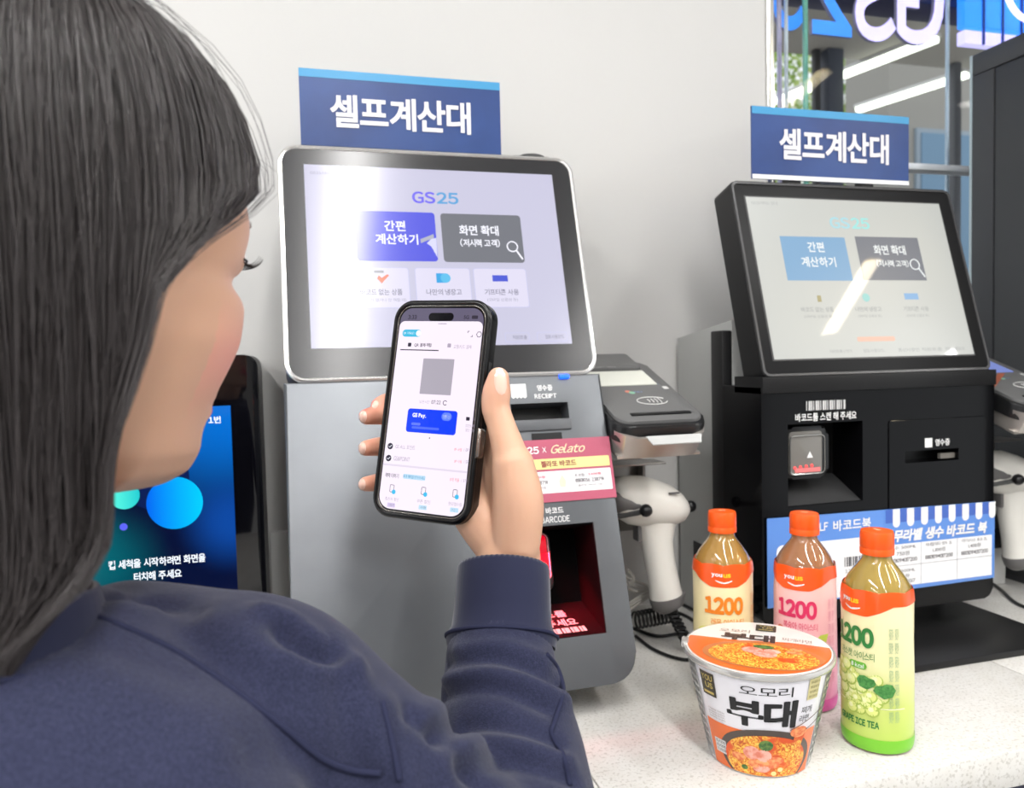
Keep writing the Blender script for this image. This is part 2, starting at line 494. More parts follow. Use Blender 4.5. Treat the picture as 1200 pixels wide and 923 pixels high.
tag(o, 'dark navy fascia band behind the mirrored sign letters', 'sign board')
p0 = at_y(1132, 44, 1.30)
t = empty('lit_sign', frame((p0[0] - 0.005, 1.30, p0[2]), (1, 0, 0), (0, 0, 1), (0, -1, 0))); tag(t, 'bright blue lit sign panel above the black cabinet outside the window', 'sign board')
B().box2((0, 0.022, -0.02), (0.5, 0.40, 0), 0.002).build('panel', mat('sign_bright_blue', (40, 140, 240), 0.3, emit=(30, 130, 236), es=0.8), t)
B().box2((0, -0.012, -0.02), (0.5, 0.016, 0), 0.002).build('strip', lav, t)
for k in range(6): B().box2((0.045 + 0.05 * k, -0.012, 0.0), (0.049 + 0.05 * k, 0.40, 0.004)).build('bar', mat('sign_bar', (30, 70, 160), 0.3), t)
B().tube([(0.17 + 0.07 * math.cos(a), 0.115 + 0.07 * math.sin(a), 0.006) for a in np.linspace(0, 2 * math.pi, 40, endpoint=False)], 0.006, 6, closed=True).build('ring', mat('sign_ring', (240, 225, 255), 0.3, emit=(235, 215, 255), es=1.2), t)

# ------------------------------------------------------------------ counter
topm = mat('worktop', (232, 228, 220), 0.32)
nt = topm.node_tree; bs = nt.nodes['Principled BSDF']
tc = nt.nodes.new('ShaderNodeTexCoord'); vo = nt.nodes.new('ShaderNodeTexNoise'); vo.inputs['Scale'].default_value = 300; vo.inputs['Detail'].default_value = 2
n2 = nt.nodes.new('ShaderNodeTexNoise'); n2.inputs['Scale'].default_value = 40; n2.inputs['Detail'].default_value = 5
cr = nt.nodes.new('ShaderNodeValToRGB'); cr.color_ramp.elements[0].position = 0.33; cr.color_ramp.elements[0].color = (*S(192, 189, 183), 1)
cr.color_ramp.elements[1].position = 0.47; cr.color_ramp.elements[1].color = (*S(216, 214, 210), 1)
mx = nt.nodes.new('ShaderNodeMix'); mx.data_type = 'RGBA'; mx.blend_type = 'MULTIPLY'; mx.inputs[0].default_value = 0.25
cr2 = nt.nodes.new('ShaderNodeValToRGB'); cr2.color_ramp.elements[0].position = 0.35; cr2.color_ramp.elements[0].color = (*S(228, 224, 216), 1); cr2.color_ramp.elements[1].position = 0.6; cr2.color_ramp.elements[1].color = (1, 1, 1, 1)
for nn in (vo, n2): nt.links.new(tc.outputs['Object'], nn.inputs['Vector'])
nt.links.new(vo.outputs[0], cr.inputs[0]); nt.links.new(n2.outputs[0], cr2.inputs[0])
nt.links.new(cr.outputs[0], mx.inputs[6]); nt.links.new(cr2.outputs[0], mx.inputs[7]); nt.links.new(mx.outputs[2], bs.inputs['Base Color'])
t = empty('worktop', Matrix.Translation((0, 0, CT))); tag(t, 'speckled off-white worktop that carries the self-checkout machines', 'worktop')
for a, b in ((-1.6, 0.2522), (0.2535, 0.8262), (0.8275, 2.4)):
    B().box2((a, 0.575, -0.036), (b, WALL_Y, 0), 0.0012).build('slab', topm, t)
navy = mat('navy_laminate', (22, 28, 58), 0.35)
t = empty('checkout_counter', Matrix.Translation((0, 0, 0))); tag(t, 'dark navy counter base under the worktop', 'counter')
B().box2((-1.58, 0.62, 0.08), (2.38, WALL_Y - 0.01, CT - 0.036), 0.002).build('body', navy, t)
B().box2((-1.56, 0.66, 0), (2.36, WALL_Y - 0.01, 0.08)).build('plinth', mat('plinth', (40, 40, 44), 0.5), t)
for k in range(5):
    B().box2((-1.575 + k * 0.79, 0.602, 0.09), (-0.79 + k * 0.79, 0.62, CT - 0.040), 0.002).build('front_panel', navy, t)

# ------------------------------------------------------------------ cup washer with a dark touch screen, left
t = empty('cup_washer', frame((-0.26, 0.985, CT), (1, 0, 0), (0, 0, 1), (0, -1, 0)))
tag(t, 'black cup-washing machine with a blue touch screen, behind the person', 'machine')
gloss = mat('black_glass', (8, 8, 12), 0.06, coat=0.5)
blackp = mat('black_plastic', (26, 26, 28), 0.35)
B().prism(rrect(0.428, 0.406, 0.016, 5, 0, 0.203, (1, 1, .2, .2)), -0.10, -0.004, 0.003).build('body', blackp, t)
B().prism(rrect(0.428, 0.406, 0.016, 5, 0, 0.203, (1, 1, .2, .2)), -0.004, 0, 0.0015).build('front_glass', gloss, t)
def washer_px(x, y): p = at_y(x, y, 0.9845); return p[0] + 0.26, p[2] - CT
dm = scr('washer', (4, 14, 52), 1.0, 0.1)
nt = dm.node_tree; bs = nt.nodes['Principled BSDF']
tc = nt.nodes.new('ShaderNodeTexCoord'); sp = nt.nodes.new('ShaderNodeSeparateXYZ'); nt.links.new(tc.outputs['Object'], sp.inputs[0])
def glow(cx, cy, r, col, prev):
    """soft glow drawn on the lit display picture"""
    g = nt.nodes.new('ShaderNodeVectorMath'); g.operation = 'DISTANCE'; g.inputs[1].default_value = (cx, cy, 0.0006); nt.links.new(tc.outputs['Object'], g.inputs[0])
    mr = nt.nodes.new('ShaderNodeMapRange'); mr.interpolation_type = 'SMOOTHSTEP'
    mr.inputs[1].default_value = r; mr.inputs[2].default_value = r * 0.1; mr.inputs[3].default_value = 0; mr.inputs[4].default_value = 1
    nt.links.new(g.outputs['Value'], mr.inputs[0])
    mi = nt.nodes.new('ShaderNodeMix'); mi.data_type = 'RGBA'; nt.links.new(mr.outputs[0], mi.inputs[0]); nt.links.new(prev, mi.inputs[6]); mi.inputs[7].default_value = (*S(*col), 1)
    return mi.outputs[2]
base = nt.nodes.new('ShaderNodeRGB'); base.outputs[0].default_value = (*S(2, 12, 48), 1)
q = base.outputs[0]
for px_, py_, r, c in ((262, 470, 0.16, (0, 104, 200)), (272, 610, 0.07, (8, 66, 150)), (120, 660, 0.08, (0, 84, 96)), (60, 640, 0.09, (0, 100, 110))):
    cc = washer_px(px_, py_); q = glow(cc[0], cc[1], r, c, q)
nt.links.new(q, bs.inputs['Emission Color'])
dx1, dy1 = washer_px(270, 475)
disp = mesh('display', [(v[0], v[1], 0.0006) for v in rect(-0.18, 0.03, dx1, dy1)], [(0, 1, 2, 3)], dm, t)
def wcircle(x, y, rpx, mt_, z, nm='light_bubble'):
    c = washer_px(x, y); r = washer_px(x + rpx, y)[0] - c[0]
    return patch(nm, ellipse(c[0], c[1], r, r, 40), z, mt_, disp)
def grad_scr(name, c0, c1, x0, x1):
    mm = scr(name, c0, 1.0, 0.1); n_ = mm.node_tree; b_ = n_.nodes['Principled BSDF']
    t_ = n_.nodes.new('ShaderNodeTexCoord'); s_ = n_.nodes.new('ShaderNodeSeparateXYZ'); n_.links.new(t_.outputs['Object'], s_.inputs[0])
    m_ = n_.nodes.new('ShaderNodeMapRange'); m_.inputs[1].default_value = x0; m_.inputs[2].default_value = x1; n_.links.new(s_.outputs[0], m_.inputs[0])
    r_ = n_.nodes.new('ShaderNodeValToRGB'); r_.color_ramp.elements[0].color = (*S(*c0), 1); r_.color_ramp.elements[1].color = (*S(*c1), 1)
    n_.links.new(m_.outputs[0], r_.inputs[0]); n_.links.new(r_.outputs[0], b_.inputs['Emission Color'])
    return mm
c0, c1 = washer_px(172, 588)[0], washer_px(238, 588)[0]
wcircle(182, 560, 40, scr('bubble_dark', (6, 26, 78), 1.0, 0.1), 0.0009)
wcircle(205, 589, 33, grad_scr('bubble_blue', (0, 96, 226), (0, 196, 252), c0, c1), 0.0012)
c0, c1 = washer_px(130, 580)[0], washer_px(164, 580)[0]
wcircle(146, 580, 18, grad_scr('bubble_mint', (84, 236, 214), (30, 190, 196), c0, c1), 0.0015)
wcircle(145, 617, 4.7, scr('bubble_violet', (88, 96, 232), 1.0, 0.1), 0.0012)
ui_w = scr('white_text', (240, 246, 255), 1.1, 0.1)
for s_, xa, xb, y_ in (('컵 세척을 시작하려면 화면을', 127, 241, 657.5), ('터치해 주세요', 157, 213, 673.5)):
    a, b = washer_px(xa, y_), washer_px(xb, y_)
    letters(s_, (a[0] + b[0]) / 2, (a[1] + b[1]) / 2, b[0] - a[0], 0.0105, 0.0012, ui_w, disp, 0.02)
a, b = washer_px(243, 492), washer_px(260, 492)
letters('1번', (a[0] + b[0]) / 2, a[1], 0.014, 0.0085, 0.0012, ui_w, disp, 0.02)

# white wall conduit between the washer and the checkout
o = B().box2((-0.044, 1.085, CT), (-0.02, WALL_Y, 1.14), 0.002).build('wall_conduit', mat('conduit_white', (222, 222, 220), 0.4)); tag(o, 'narrow white cable duct on the wall between the washer and the left checkout', 'cable duct')

# ------------------------------------------------------------------ tall black cabinet, right
t = empty('tall_cabinet', Matrix.Translation((1.143, 0.62, CT))); tag(t, 'tall matte black cabinet standing on the worktop at the right edge', 'cabinet')
cabm = mat('cabinet_black', (62, 63, 66), 0.45, bump=(900, 0.15, 0.0005))
o = B().box2((0.004, 0, 0), (0.62, 0.47, 0.897), 0.002).build('body', cabm, t)
B().box2((0, 0, 0.862), (0.006, 0.47, 0.897), 0.001).build('top_rail', cabm, t)
B().box2((0, 0.424, 0), (0.006, 0.47, 0.861), 0.001).build('edge_stile', cabm, t)
B().box2((0.001, 0.01, 0.01), (0.006, 0.4215, 0.8595), 0.001).build('side_panel', mat('cabinet_panel', (56, 57, 59), 0.5, bump=(900, 0.15, 0.0005)), t)
B().box2((-0.001, 0.466, 0), (0.003, 0.471, 0.897)).build('edge_trim', mat('pale_metal', (185, 198, 202), 0.3, 0.6), t)
# ------------------------------------------------------------------ left self-checkout (leaning slab)
KL = face_frame((0.168, 0.905, 1.486), 16.35)
t = empty('self_checkout', KL); KLroot = t
tag(t, 'leaning grey self-checkout machine with a silver-rimmed screen, behind the phone', 'checkout machine', 'self-checkout machines')
steel = mat('brushed_steel', (102, 105, 109), 0.38, 0.6, noise=(6, (114, 117, 121), .35, .65), bump=(60, 0.05, 0.002))
darkbez = mat('screen_bezel', (40, 40, 42), 0.2)
silver = mat('silver_rim', (232, 230, 228), 0.22, 0.85)
black = mat('deep_black', (10, 10, 11), 0.4)
whitep = mat('white_print', (236, 236, 236), 0.5)
body = B().prism(rrect(0.367, 0.352, 0.030, 7, 0.0005, -0.319, (0, 0, 1, 1)), -0.075, 0, 0.0035, 3).build('body', steel, t)
def cutter(c, d, bev=0):
    o = B().box(c, d, bev).build('cutter', black); o.matrix_world = KL; return o
bpy.context.view_layer.update()
cut(body, [cutter((0.103, -0.187, 0), (0.070, 0.020, 0.06)), cutter((0.090, -0.380, 0), (0.124, 0.122, 0.14))])
body.parent = t
me = body.data
if len(me.materials) < 2: me.materials.append(black)
# monitor
B().prism(rrect(0.361, 0.287, 0.020, 8), -0.045, -0.002, 0.002).build('monitor_housing', mat('housing_grey', (70, 70, 72), 0.4), t)
rim = B().tube([(*p, -0.001) for p in rrect(0.3575, 0.2835, 0.020, 8)], 0.0030, 8, closed=True).build('rim', silver, t)
bez = B().prism(rrect(0.355, 0.281, 0.019, 8), -0.01, 0.0003).build('bezel', darkbez, t)
def lit(name, rgb, es=1.0): return scr('left_' + name, rgb, es, 0.16)
dw0, dw1, dh0, dh1 = -0.1525, 0.1525, -0.1055, 0.1195
disp = patch('display', rect(dw0, dh0, dw1, dh1), 0.0006, lit('back', (205, 203, 226), 0.85), t)
letters('GS', -0.0145, 0.0815, 0.028, 0.0155, 0.0012, lit('violet_text', (108, 100, 226)), disp, 0.03, 0.05)
letters('25', 0.0145, 0.0815, 0.027, 0.0155, 0.0012, lit('teal_text', (92, 156, 206)), disp, 0.03, 0.05)
patch('button', rrect(0.094, 0.063, 0.004, 4, -0.050, 0.0305), 0.0010, lit('btn_blue', (84, 88, 222), 0.9), disp)
patch('button', rrect(0.100, 0.063, 0.004, 4, 0.054, 0.030), 0.0010, lit('btn_grey', (120, 122, 130), 0.85), disp)
lw = lit('white', (236, 236, 246))
letters('간편', -0.0515, 0.0435, 0.025, 0.0135, 0.0014, lw, disp, 0.025)
letters('계산하기', -0.050, 0.0265, 0.050, 0.0135, 0.0014, lw, disp, 0.025)
letters('화면 확대', 0.050, 0.0400, 0.049, 0.0135, 0.0014, lw, disp, 0.025)
letters('(저시력 고객)', 0.050, 0.0235, 0.049, 0.0105, 0.0014, lw, disp, 0.025)
# hand with a card on the first button, magnifier on the second
patch('card_icon', [(-0.022, 0.022), (-0.006, 0.029), (-0.006, 0.034), (-0.0225, 0.027)], 0.0014, lit('icon_grey', (168, 170, 184)), disp)
patch('hand_icon', [(-0.010, 0.018), (-0.0035, 0.004), (-0.0032, 0.029), (-0.009, 0.028), (-0.015, 0.022)], 0.0013, lit('icon_pale', (206, 206, 232)), disp)
B().tube([(0.090 + 0.0065 * math.cos(a), 0.0195 + 0.0065 * math.sin(a), 0.0014) for a in np.linspace(0, 6.283, 28, endpoint=False)], 0.0008, 5, closed=True).build('magnifier_icon', lw, disp)
B().tube([(0.0945, 0.0145, 0.0014), (0.1015, 0.003, 0.0014)], 0.0011, 5).build('magnifier_handle', lw, disp)
for k, (u, s1, s2) in enumerate(((-0.072, '바코드 없는 상품', '(바코드가 없거나 안 찍힐 때)'), (0.001, '나만의 냉장고', ''), (0.071, '기프티콘 사용', '(모바일 상품권 등)'))):
    tile = patch('tile', rrect(0.066, 0.050, 0.003, 4, u, -0.034), 0.0009, lit('tile_edge', (190, 190, 222)), disp)
    patch('tile_face', rrect(0.0645, 0.0485, 0.003, 4, u, -0.034), 0.0011, lit('tile_face', (216, 212, 232), 0.95), disp)
    letters(s1, u, -0.0395, 0.048 if k == 0 else 0.042, 0.0075, 0.0014, lit('text_grey', (120, 118, 138)), disp, 0.01)
    if s2: letters(s2, u, -0.0495, 0.056 if k == 0 else 0.038, 0.0048, 0.0014, lit('text_pale', (160, 158, 176)), disp)
patch('list_icon', rect(-0.079, -0.016, -0.068, -0.013), 0.0014, lit('icon_list', (150, 150, 158)), disp)
patch('check_icon', [(-0.076, -0.023), (-0.071, -0.029), (-0.062, -0.019), (-0.064, -0.0175), (-0.0705, -0.022), (-0.074, -0.019)], 0.0014, lit('icon_orange', (226, 122, 92)), disp)
patch('fridge_icon', rect(-0.007, -0.028, 0.004, -0.016), 0.0014, lit('icon_cyan', (52, 156, 214)), disp)
patch('circle_icon', ellipse(0.004, -0.022, 0.006, 0.006, 20), 0.0015, lit('icon_cyan2', (88, 180, 222)), disp)
patch('ticket_icon', rect(0.061, -0.026, 0.080, -0.018), 0.0014, lit('icon_blue', (70, 84, 200)), disp)
for u, s_ in ((0.0845, '직원호출'), (0.128, '점포사용모드')):
    patch('small_button', rrect(0.030 if u < .1 else 0.038, 0.012, 0.002, 3, u, -0.0965), 0.0010, lit('tile_edge', (190, 190, 222)), disp)
    patch('small_button_face', rrect(0.0288 if u < .1 else 0.0368, 0.0108, 0.002, 3, u, -0.0965), 0.0012, lit('back', (205, 203, 226)), disp)
    letters(s_, u + 0.003, -0.0965, 0.018 if u < .1 else 0.024, 0.005, 0.0014, lit('text_grey', (120, 118, 138)), disp)
letters('GS25서비스', -0.132, 0.109, 0.028, 0.0042, 0.0012, lit('text_pale', (160, 158, 176)), disp)
# status lamp under the screen
B().prism(rrect(0.013, 0.005, 0.002, 3, 0.137, -0.1465), 0.0, 0.0035, 0.0008).build('status_lamp', mat('status_blue', (20, 60, 220), 0.2, emit=(24, 96, 255), es=1.6), t)
# receipt slot
B().prism(rrect(0.074, 0.013, 0.002, 3, 0.102, -0.2035), 0.0, 0.003, 0.001).build('slot_lip', mat('slot_grey', (88, 90, 94), 0.4), t)
B().box2((0.066, -0.199, -0.03), (0.139, -0.175, -0.028)).build('slot_back', black, t)
letters('영수증', 0.1115, -0.159, 0.019, 0.0072, 0.0005, whitep, t, 0.02)
letters('RECEIPT', 0.1115, -0.1690, 0.027, 0.0055, 0.0005, whitep, t, 0.01)
ic = [(0.070, -0.1535), (0.070, -0.169)] + [(0.070 + 0.0023 * k, -0.169 - (0.002 if k % 2 else 0)) for k in range(1, 8)] + [(0.0885, -0.169), (0.0885, -0.1535)]
patch('receipt_icon', ic, 0.0005, whitep, t)
patch('tape', rect(0.089, -0.222, 0.126, -0.213), 0.0008, mat('black_tape', (24, 24, 26), 0.3), t)
letters('바코드', 0.107, -0.3025, 0.021, 0.0075, 0.0005, whitep, t, 0.02)
letters('BARCODE', 0.107, -0.3125, 0.034, 0.0070, 0.0005, whitep, t, 0.01)
patch('barcode_icon', rect(0.074, -0.316, 0.087, -0.300), 0.0005, whitep, t)
# scan bay: dark walls, floor with lit print, scanner head with red light
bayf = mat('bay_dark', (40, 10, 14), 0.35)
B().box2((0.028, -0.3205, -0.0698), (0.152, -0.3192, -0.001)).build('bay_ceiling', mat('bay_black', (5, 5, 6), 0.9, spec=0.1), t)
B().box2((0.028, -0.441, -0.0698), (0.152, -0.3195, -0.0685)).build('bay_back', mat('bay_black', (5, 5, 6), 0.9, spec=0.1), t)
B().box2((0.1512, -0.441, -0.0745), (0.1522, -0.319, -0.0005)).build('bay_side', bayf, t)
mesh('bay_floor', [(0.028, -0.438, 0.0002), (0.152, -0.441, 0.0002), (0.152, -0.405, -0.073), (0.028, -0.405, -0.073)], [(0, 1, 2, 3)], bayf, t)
def bayp(V, z):
    # print lying on the sloping bay floor; second coordinate runs from the front lip (0) to the back (1)
    return np.array([(v[0], -0.4395 + 0.034 * v[1] + 0.0008, 0.0002 - 0.073 * v[1] + 0.0012) for v in V])
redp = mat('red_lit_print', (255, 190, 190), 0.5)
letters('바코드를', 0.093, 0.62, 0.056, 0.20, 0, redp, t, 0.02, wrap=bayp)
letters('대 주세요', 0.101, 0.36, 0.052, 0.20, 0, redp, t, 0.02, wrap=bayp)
for k in range(18):
    w = 0.0016 + 0.0010 * ((k * 7) % 3)
    patch('bar', dense(rect(0.070 + 0.0034 * k, 0.07, 0.070 + 0.0034 * k + w, 0.21), 0.5), 0, redp, t, wrap=bayp)
sc_ = B().prism(rrect(0.052, 0.066, 0.008, 4, 0.083, -0.357), -0.06, -0.035, 0.003).build('scanner_housing', mat('scanner_black', (18, 18, 20), 0.3), t)
B().prism(rrect(0.042, 0.050, 0.005, 4, 0.083, -0.352), -0.036, -0.0335, 0.001).build('scanner_glass', mat('scan_red_glass', (60, 0, 8), 0.12, emit=(225, 10, 40), es=0.9), sc_)
B().tube([(*p, -0.0325) for p in rrect(0.044, 0.052, 0.006, 4, 0.083, -0.352)], 0.0007, 5, closed=True).build('scanner_trim', mat('scan_trim', (230, 150, 160), 0.3), sc_)
l = bpy.data.lights.new('scanner_glow', 'AREA'); l.energy = 0.25; l.color = (1, 0.03, 0.08); l.size = 0.03
lo = bpy.data.objects.new('scanner_glow', l); COL.objects.link(lo); lo.parent = t
lo.location = (0.090, -0.352, -0.030); lo.rotation_euler = (math.radians(-62), math.radians(-22), 0); l.spread = math.radians(105)
# stand behind, on the worktop
KLi = KL.inverted()
def wbox(a, b, bev=0.002):
    bb = B().box2(a, b, bev); bmesh.ops.transform(bb.bm, matrix=KLi, verts=bb.bm.verts); return bb
wbox((0.03, 0.87, CT), (0.31, 1.07, CT + 0.012)).build('foot_plate', mat('stand_dark', (48, 49, 52), 0.4), t)
wbox((0.09, 0.90, CT + 0.01), (0.25, 1.0, 1.46), 0.006).build('stand_column', mat('stand_dark', (48, 49, 52), 0.4), t)
B().prism(rrect(0.058, 0.020, 0.006, 4, 0.136, 0.150), -0.045, -0.022, 0.003).build('top_bracket', mat('bracket_grey', (92, 92, 92), 0.5), t)
B().lathe([(0.001, 0.0), (0.019, 0.0), (0.019, 0.003), (0.015, 0.005), (0.001, 0.0055)], 24, M4=KLi @ Matrix.Translation((0.303, 0.972, 1.627))).build('camera_puck', mat('puck', (70, 70, 70), 0.5), t)

# ------------------------------------------------------------------ signs reading self checkout
def sign(c, W, H, lip, label):
    t = empty('counter_sign', frame(c, (1, 0, 0), (0, 0, 1), (0, -1, 0))); tag(t, label, 'sign', 'self-checkout signs')
    B().box((0, 0, -0.0015), (W, H, 0.003)).build('board', mat('sign_board_blue', (36, 62, 118), 0.35, noise=(9, (42, 71, 130), .4, .6)), t)
    patch('top_stripe', rect(-W / 2, H / 2 - 0.010, W / 2, H / 2), 0.0004, mat('sign_light_blue', (62, 146, 194), 0.35), t)
    if lip: patch('bottom_lip', rect(-W / 2, -H / 2, W / 2, -H / 2 + 0.006), 0.0004, whitep, t)
    letters('셀프계산대', -0.005 * (not lip) + 0.003, -0.003 + 0.003 * lip, W * 0.70, H * 0.44, 0.0012, mat('sign_letter_white', (228, 226, 230), 0.5), t, 0.027, 0.05)
    return t
s = sign((0.140, 0.980, 1.6805), 0.252, 0.092, 0, 'blue sign with white lettering standing on the left checkout')
for x in (-0.06, 0.06): B().box((x, -0.055, -0.006), (0.02, 0.05, 0.004)).build('foot', black, s)
s = sign((0.731, 0.925, 1.653), 0.257, 0.097, 1, 'blue sign with white lettering standing on the right checkout')
for x in (-0.06, 0.06): B().box((x, -0.052, -0.010), (0.02, 0.03, 0.014)).build('foot', black, s)

# notice card taped to the left checkout
t = empty('notice_card', KL @ Matrix.Translation((0.1145, -0.257, 0.0016))); tag(t, 'burgundy and white barcode notice card taped to the left checkout', 'notice')
rose = mat('card_burgundy', (182, 92, 114), 0.25, coat=0.5, coat_r=0.05)
B().box((0, 0, -0.0004), (0.139, 0.072, 0.0008)).build('card', rose, t)
yb = mat('card_yellow', (232, 224, 150), 0.25, coat=0.5); wb = mat('card_white', (238, 236, 240), 0.25, coat=0.5)
patch('yellow_band', rrect(0.134, 0.012, 0.001, 2, -0.001, 0.0075), 0.0003, yb, t)
patch('white_panel', rrect(0.134, 0.025, 0.001, 2, -0.001, -0.0135), 0.0003, wb, t)
letters('GS25', -0.034, 0.024, 0.030, 0.0085, 0.0006, whitep, t, 0.03, 0.04)
letters('X', -0.0125, 0.0240, 0.005, 0.006, 0.0006, whitep, t)
letters('Gelato', 0.0165, 0.0245, 0.042, 0.0105, 0.0006, mat('card_gold', (238, 214, 176), 0.4), t, 0.01, 0.01, 0.45)
burg = mat('card_red_text', (150, 60, 66), 0.5); grt = mat('grey_text', (92, 88, 92), 0.6)
letters('젤라또 바코드', 0.003, 0.0075, 0.043, 0.0075, 0.0006, burg, t, 0.025)
for u, a in ((-0.03, '플레인'), (0.0385, '초코칩')):
    letters(a, u - 0.012, -0.0075, 0.012, 0.0035, 0.0006, grt, t, 0.01)
    letters('3,600원', u + 0.007, -0.0070, 0.016, 0.0035, 0.0006, mat('card_price', (200, 50, 90), 0.5), t, 0.015)
    letters('8801056 238791', u, -0.0135, 0.035, 0.0045, 0.0006, grt, t, 0.01, 0.03)
    letters('젤라또 아이스크림', u, -0.0195, 0.030, 0.0025, 0.0006, grt, t)
patch('cone_picture', [(0.002, -0.020), (0.0085, -0.020), (0.010, -0.013), (0.0055, -0.0055), (0.001, -0.013)], 0.0006, mat('cone_cream', (224, 220, 190), 0.5), t)

# ------------------------------------------------------------------ right self-checkout
KR = face_frame((0.745, 0.883, 1.468), 15.9); KRi = KR.inverted()
t = empty('self_checkout', KR); KRroot = t
tag(t, 'black self-checkout machine with a black-framed screen and barcode book, right', 'checkout machine', 'self-checkout machines')
matte = mat('matte_black', (28, 28, 29), 0.42, spec=0.3)
glossb = mat('gloss_black', (9, 9, 11), 0.10, spec=0.22)
B().prism(rrect(0.362, 0.273, 0.010, 5), -0.042, 0, 0.002).build('monitor_housing', matte, t)
B().ring(rrect(0.359, 0.270, 0.009, 5), rrect(0.353, 0.264, 0.007, 5), -0.001, 0.0012).build('bezel_edge', mat('bezel_edge', (70, 70, 72), 0.3), t)
def rlit(name, rgb, es=1.0): return scr('right_' + name, rgb, es, 0.34, coat=0.30, spec=0.9)  # reflected haze is worked into the right screen's lightened colours
for nm in ('back',): pass
B().prism(rect(-0.163, -0.115, 0.158, 0.115), -0.001, 0.0006).build('screen_frame', mat('screen_gasket', (60, 60, 62), 0.4), t)
disp = patch('display', rect(-0.161, -0.113, 0.156, 0.113), 0.0010, rlit('back', (196, 198, 193), 0.85), t)
letters('GS', -0.021, 0.0785, 0.032, 0.017, 0.0015, rlit('teal_a', (150, 198, 208)), disp, 0.03, 0.05)
letters('25', 0.0125, 0.0785, 0.030, 0.017, 0.0015, rlit('teal_b', (140, 208, 206)), disp, 0.03, 0.05)
patch('button', [(-0.120, 0.057), (-0.120, -0.006), (-0.018, -0.006), (-0.018, 0.057)], 0.0014, rlit('btn_blue', (112, 164, 206), 0.8), disp)
patch('button', [(-0.001, 0.059), (-0.001, -0.005), (0.104, -0.005), (0.104, 0.059)], 0.0014, rlit('btn_slate', (104, 110, 124), 0.8), disp)
rw = rlit('white', (222, 226, 226))
letters('간편', -0.067, 0.0420, 0.026, 0.0145, 0.0018, rw, disp, 0.02)
letters('계산하기', -0.067, 0.0205, 0.054, 0.0145, 0.0018, rw, disp, 0.02)
letters('화면 확대', 0.052, 0.0395, 0.053, 0.0145, 0.0018, rw, disp, 0.02)
letters('(저시력 고객)', 0.052, 0.0195, 0.053, 0.0105, 0.0018, rw, disp, 0.02)
B().tube([(0.089 + 0.0075 * math.cos(a), 0.0185 + 0.0075 * math.sin(a), 0.0018) for a in np.linspace(0, 6.283, 28, endpoint=False)], 0.0008, 5, closed=True).build('magnifier_icon', rw, disp)
B().tube([(0.0945, 0.0125, 0.0018), (0.102, 0.0, 0.0018)], 0.0011, 5).build('magnifier_handle', rw, disp)
rgt = rlit('text_grey', (146, 148, 148))
for u, a, b in ((-0.083, '바코드 없는 상품', 0.050), (-0.003, '나만의 냉장고', 0.042), (0.075, '기프티콘 사용', 0.042)):
    letters(a, u, -0.0465, b, 0.007, 0.0015, rgt, disp, 0.01)
    letters('(모바일 상품권 등)', u, -0.0565, b * .9, 0.0045, 0.0015, rgt, disp)
patch('list_icon', rect(-0.080, -0.036, -0.074, -0.027), 0.0015, rlit('icon_olive', (150, 140, 90)), disp)
patch('fridge_icon', ellipse(-0.003, -0.030, 0.006, 0.006, 18), 0.0015, rlit('icon_mint', (130, 190, 186)), disp)
patch('ticket_icon', rect(0.060, -0.033, 0.083, -0.024), 0.0015, rlit('icon_blue', (110, 156, 200)), disp)
patch('notice_bar', rrect(0.060, 0.0065, 0.002, 3, -0.0005, -0.0885), 0.0015, rlit('icon_orange', (216, 168, 146)), disp)
for u, a in ((-0.06, '직원호출 | 언어'), (-0.008, '점포사용모드'), (0.048, '통신사할인'), (0.086, '직원호출'), (0.125, '점포사용모드')):
    letters(a, u, -0.1045, 0.034, 0.005, 0.0015, rgt, disp)
letters('GS25서비스 안내', -0.134, 0.1045, 0.040, 0.005, 0.0015, rgt, disp)
# body below (upright): built in room coordinates, then brought into the machine's frame
def rb(): return B()
def rbuild(bb, name, mt_, parent=None, **k):
    bmesh.ops.transform(bb.bm, matrix=KRi, verts=bb.bm.verts)
    return bb.build(name, mt_, parent or t, **k)
FR = frame((0, 0.84, 0), (1, 0, 0), (0, 0, 1), (0, -1, 0))       # x, z of the room as panel coordinates, out towards the room
def front_prism(poly, z0, z1, bev=0.0):
    return B().prism(poly, z0, z1, bev, M4=FR)
bodyo = front_prism(rrect(0.367, 0.306, 0.014, 5, 0.7405, 1.173, (.1, .1, 1, 1)), -0.09, 0, 0.002)
bmesh.ops.transform(bodyo.bm, matrix=KRi, verts=bodyo.bm.verts)
bodyo = bodyo.build('body', glossb)
bodyo.matrix_world = KR
def rcut(a, b):
    o = B().box2(a, b).build('cutter', black); return o
cut(bodyo, [rcut((0.595, 0.80, 1.172), (0.708, 0.90, 1.277)), rcut((0.774, 0.80, 1.217), (0.862, 0.87, 1.233))])
bodyo.matrix_world = Matrix.Identity(4); bodyo.parent = t
rbuild(front_prism(rect(0.557, 1.317, 0.924, 1.338), -0.06, 0.004, 0.002), 'top_band', matte)
rbuild(B().box2((0.592, 0.8985, 1.169), (0.711, 0.9005, 1.28)), 'bay_back', black)
rbuild(B().raw([(0.596, 0.842, 1.1725), (0.707, 0.842, 1.1725), (0.707, 0.898, 1.20), (0.596, 0.898, 1.20)], [(0, 1, 2, 3)]), 'bay_floor', mat('bay_grey', (52, 52, 53), 0.5), fix=False, smooth=0)
rbuild(B().box2((0.770, 0.868, 1.213), (0.866, 0.870, 1.237)), 'slot_back', black)
rbuild(B().box2((0.838, 0.845, 1.219), (0.862, 0.85, 1.226)), 'receipt_end', mat('receipt_paper', (120, 116, 110), 0.5))
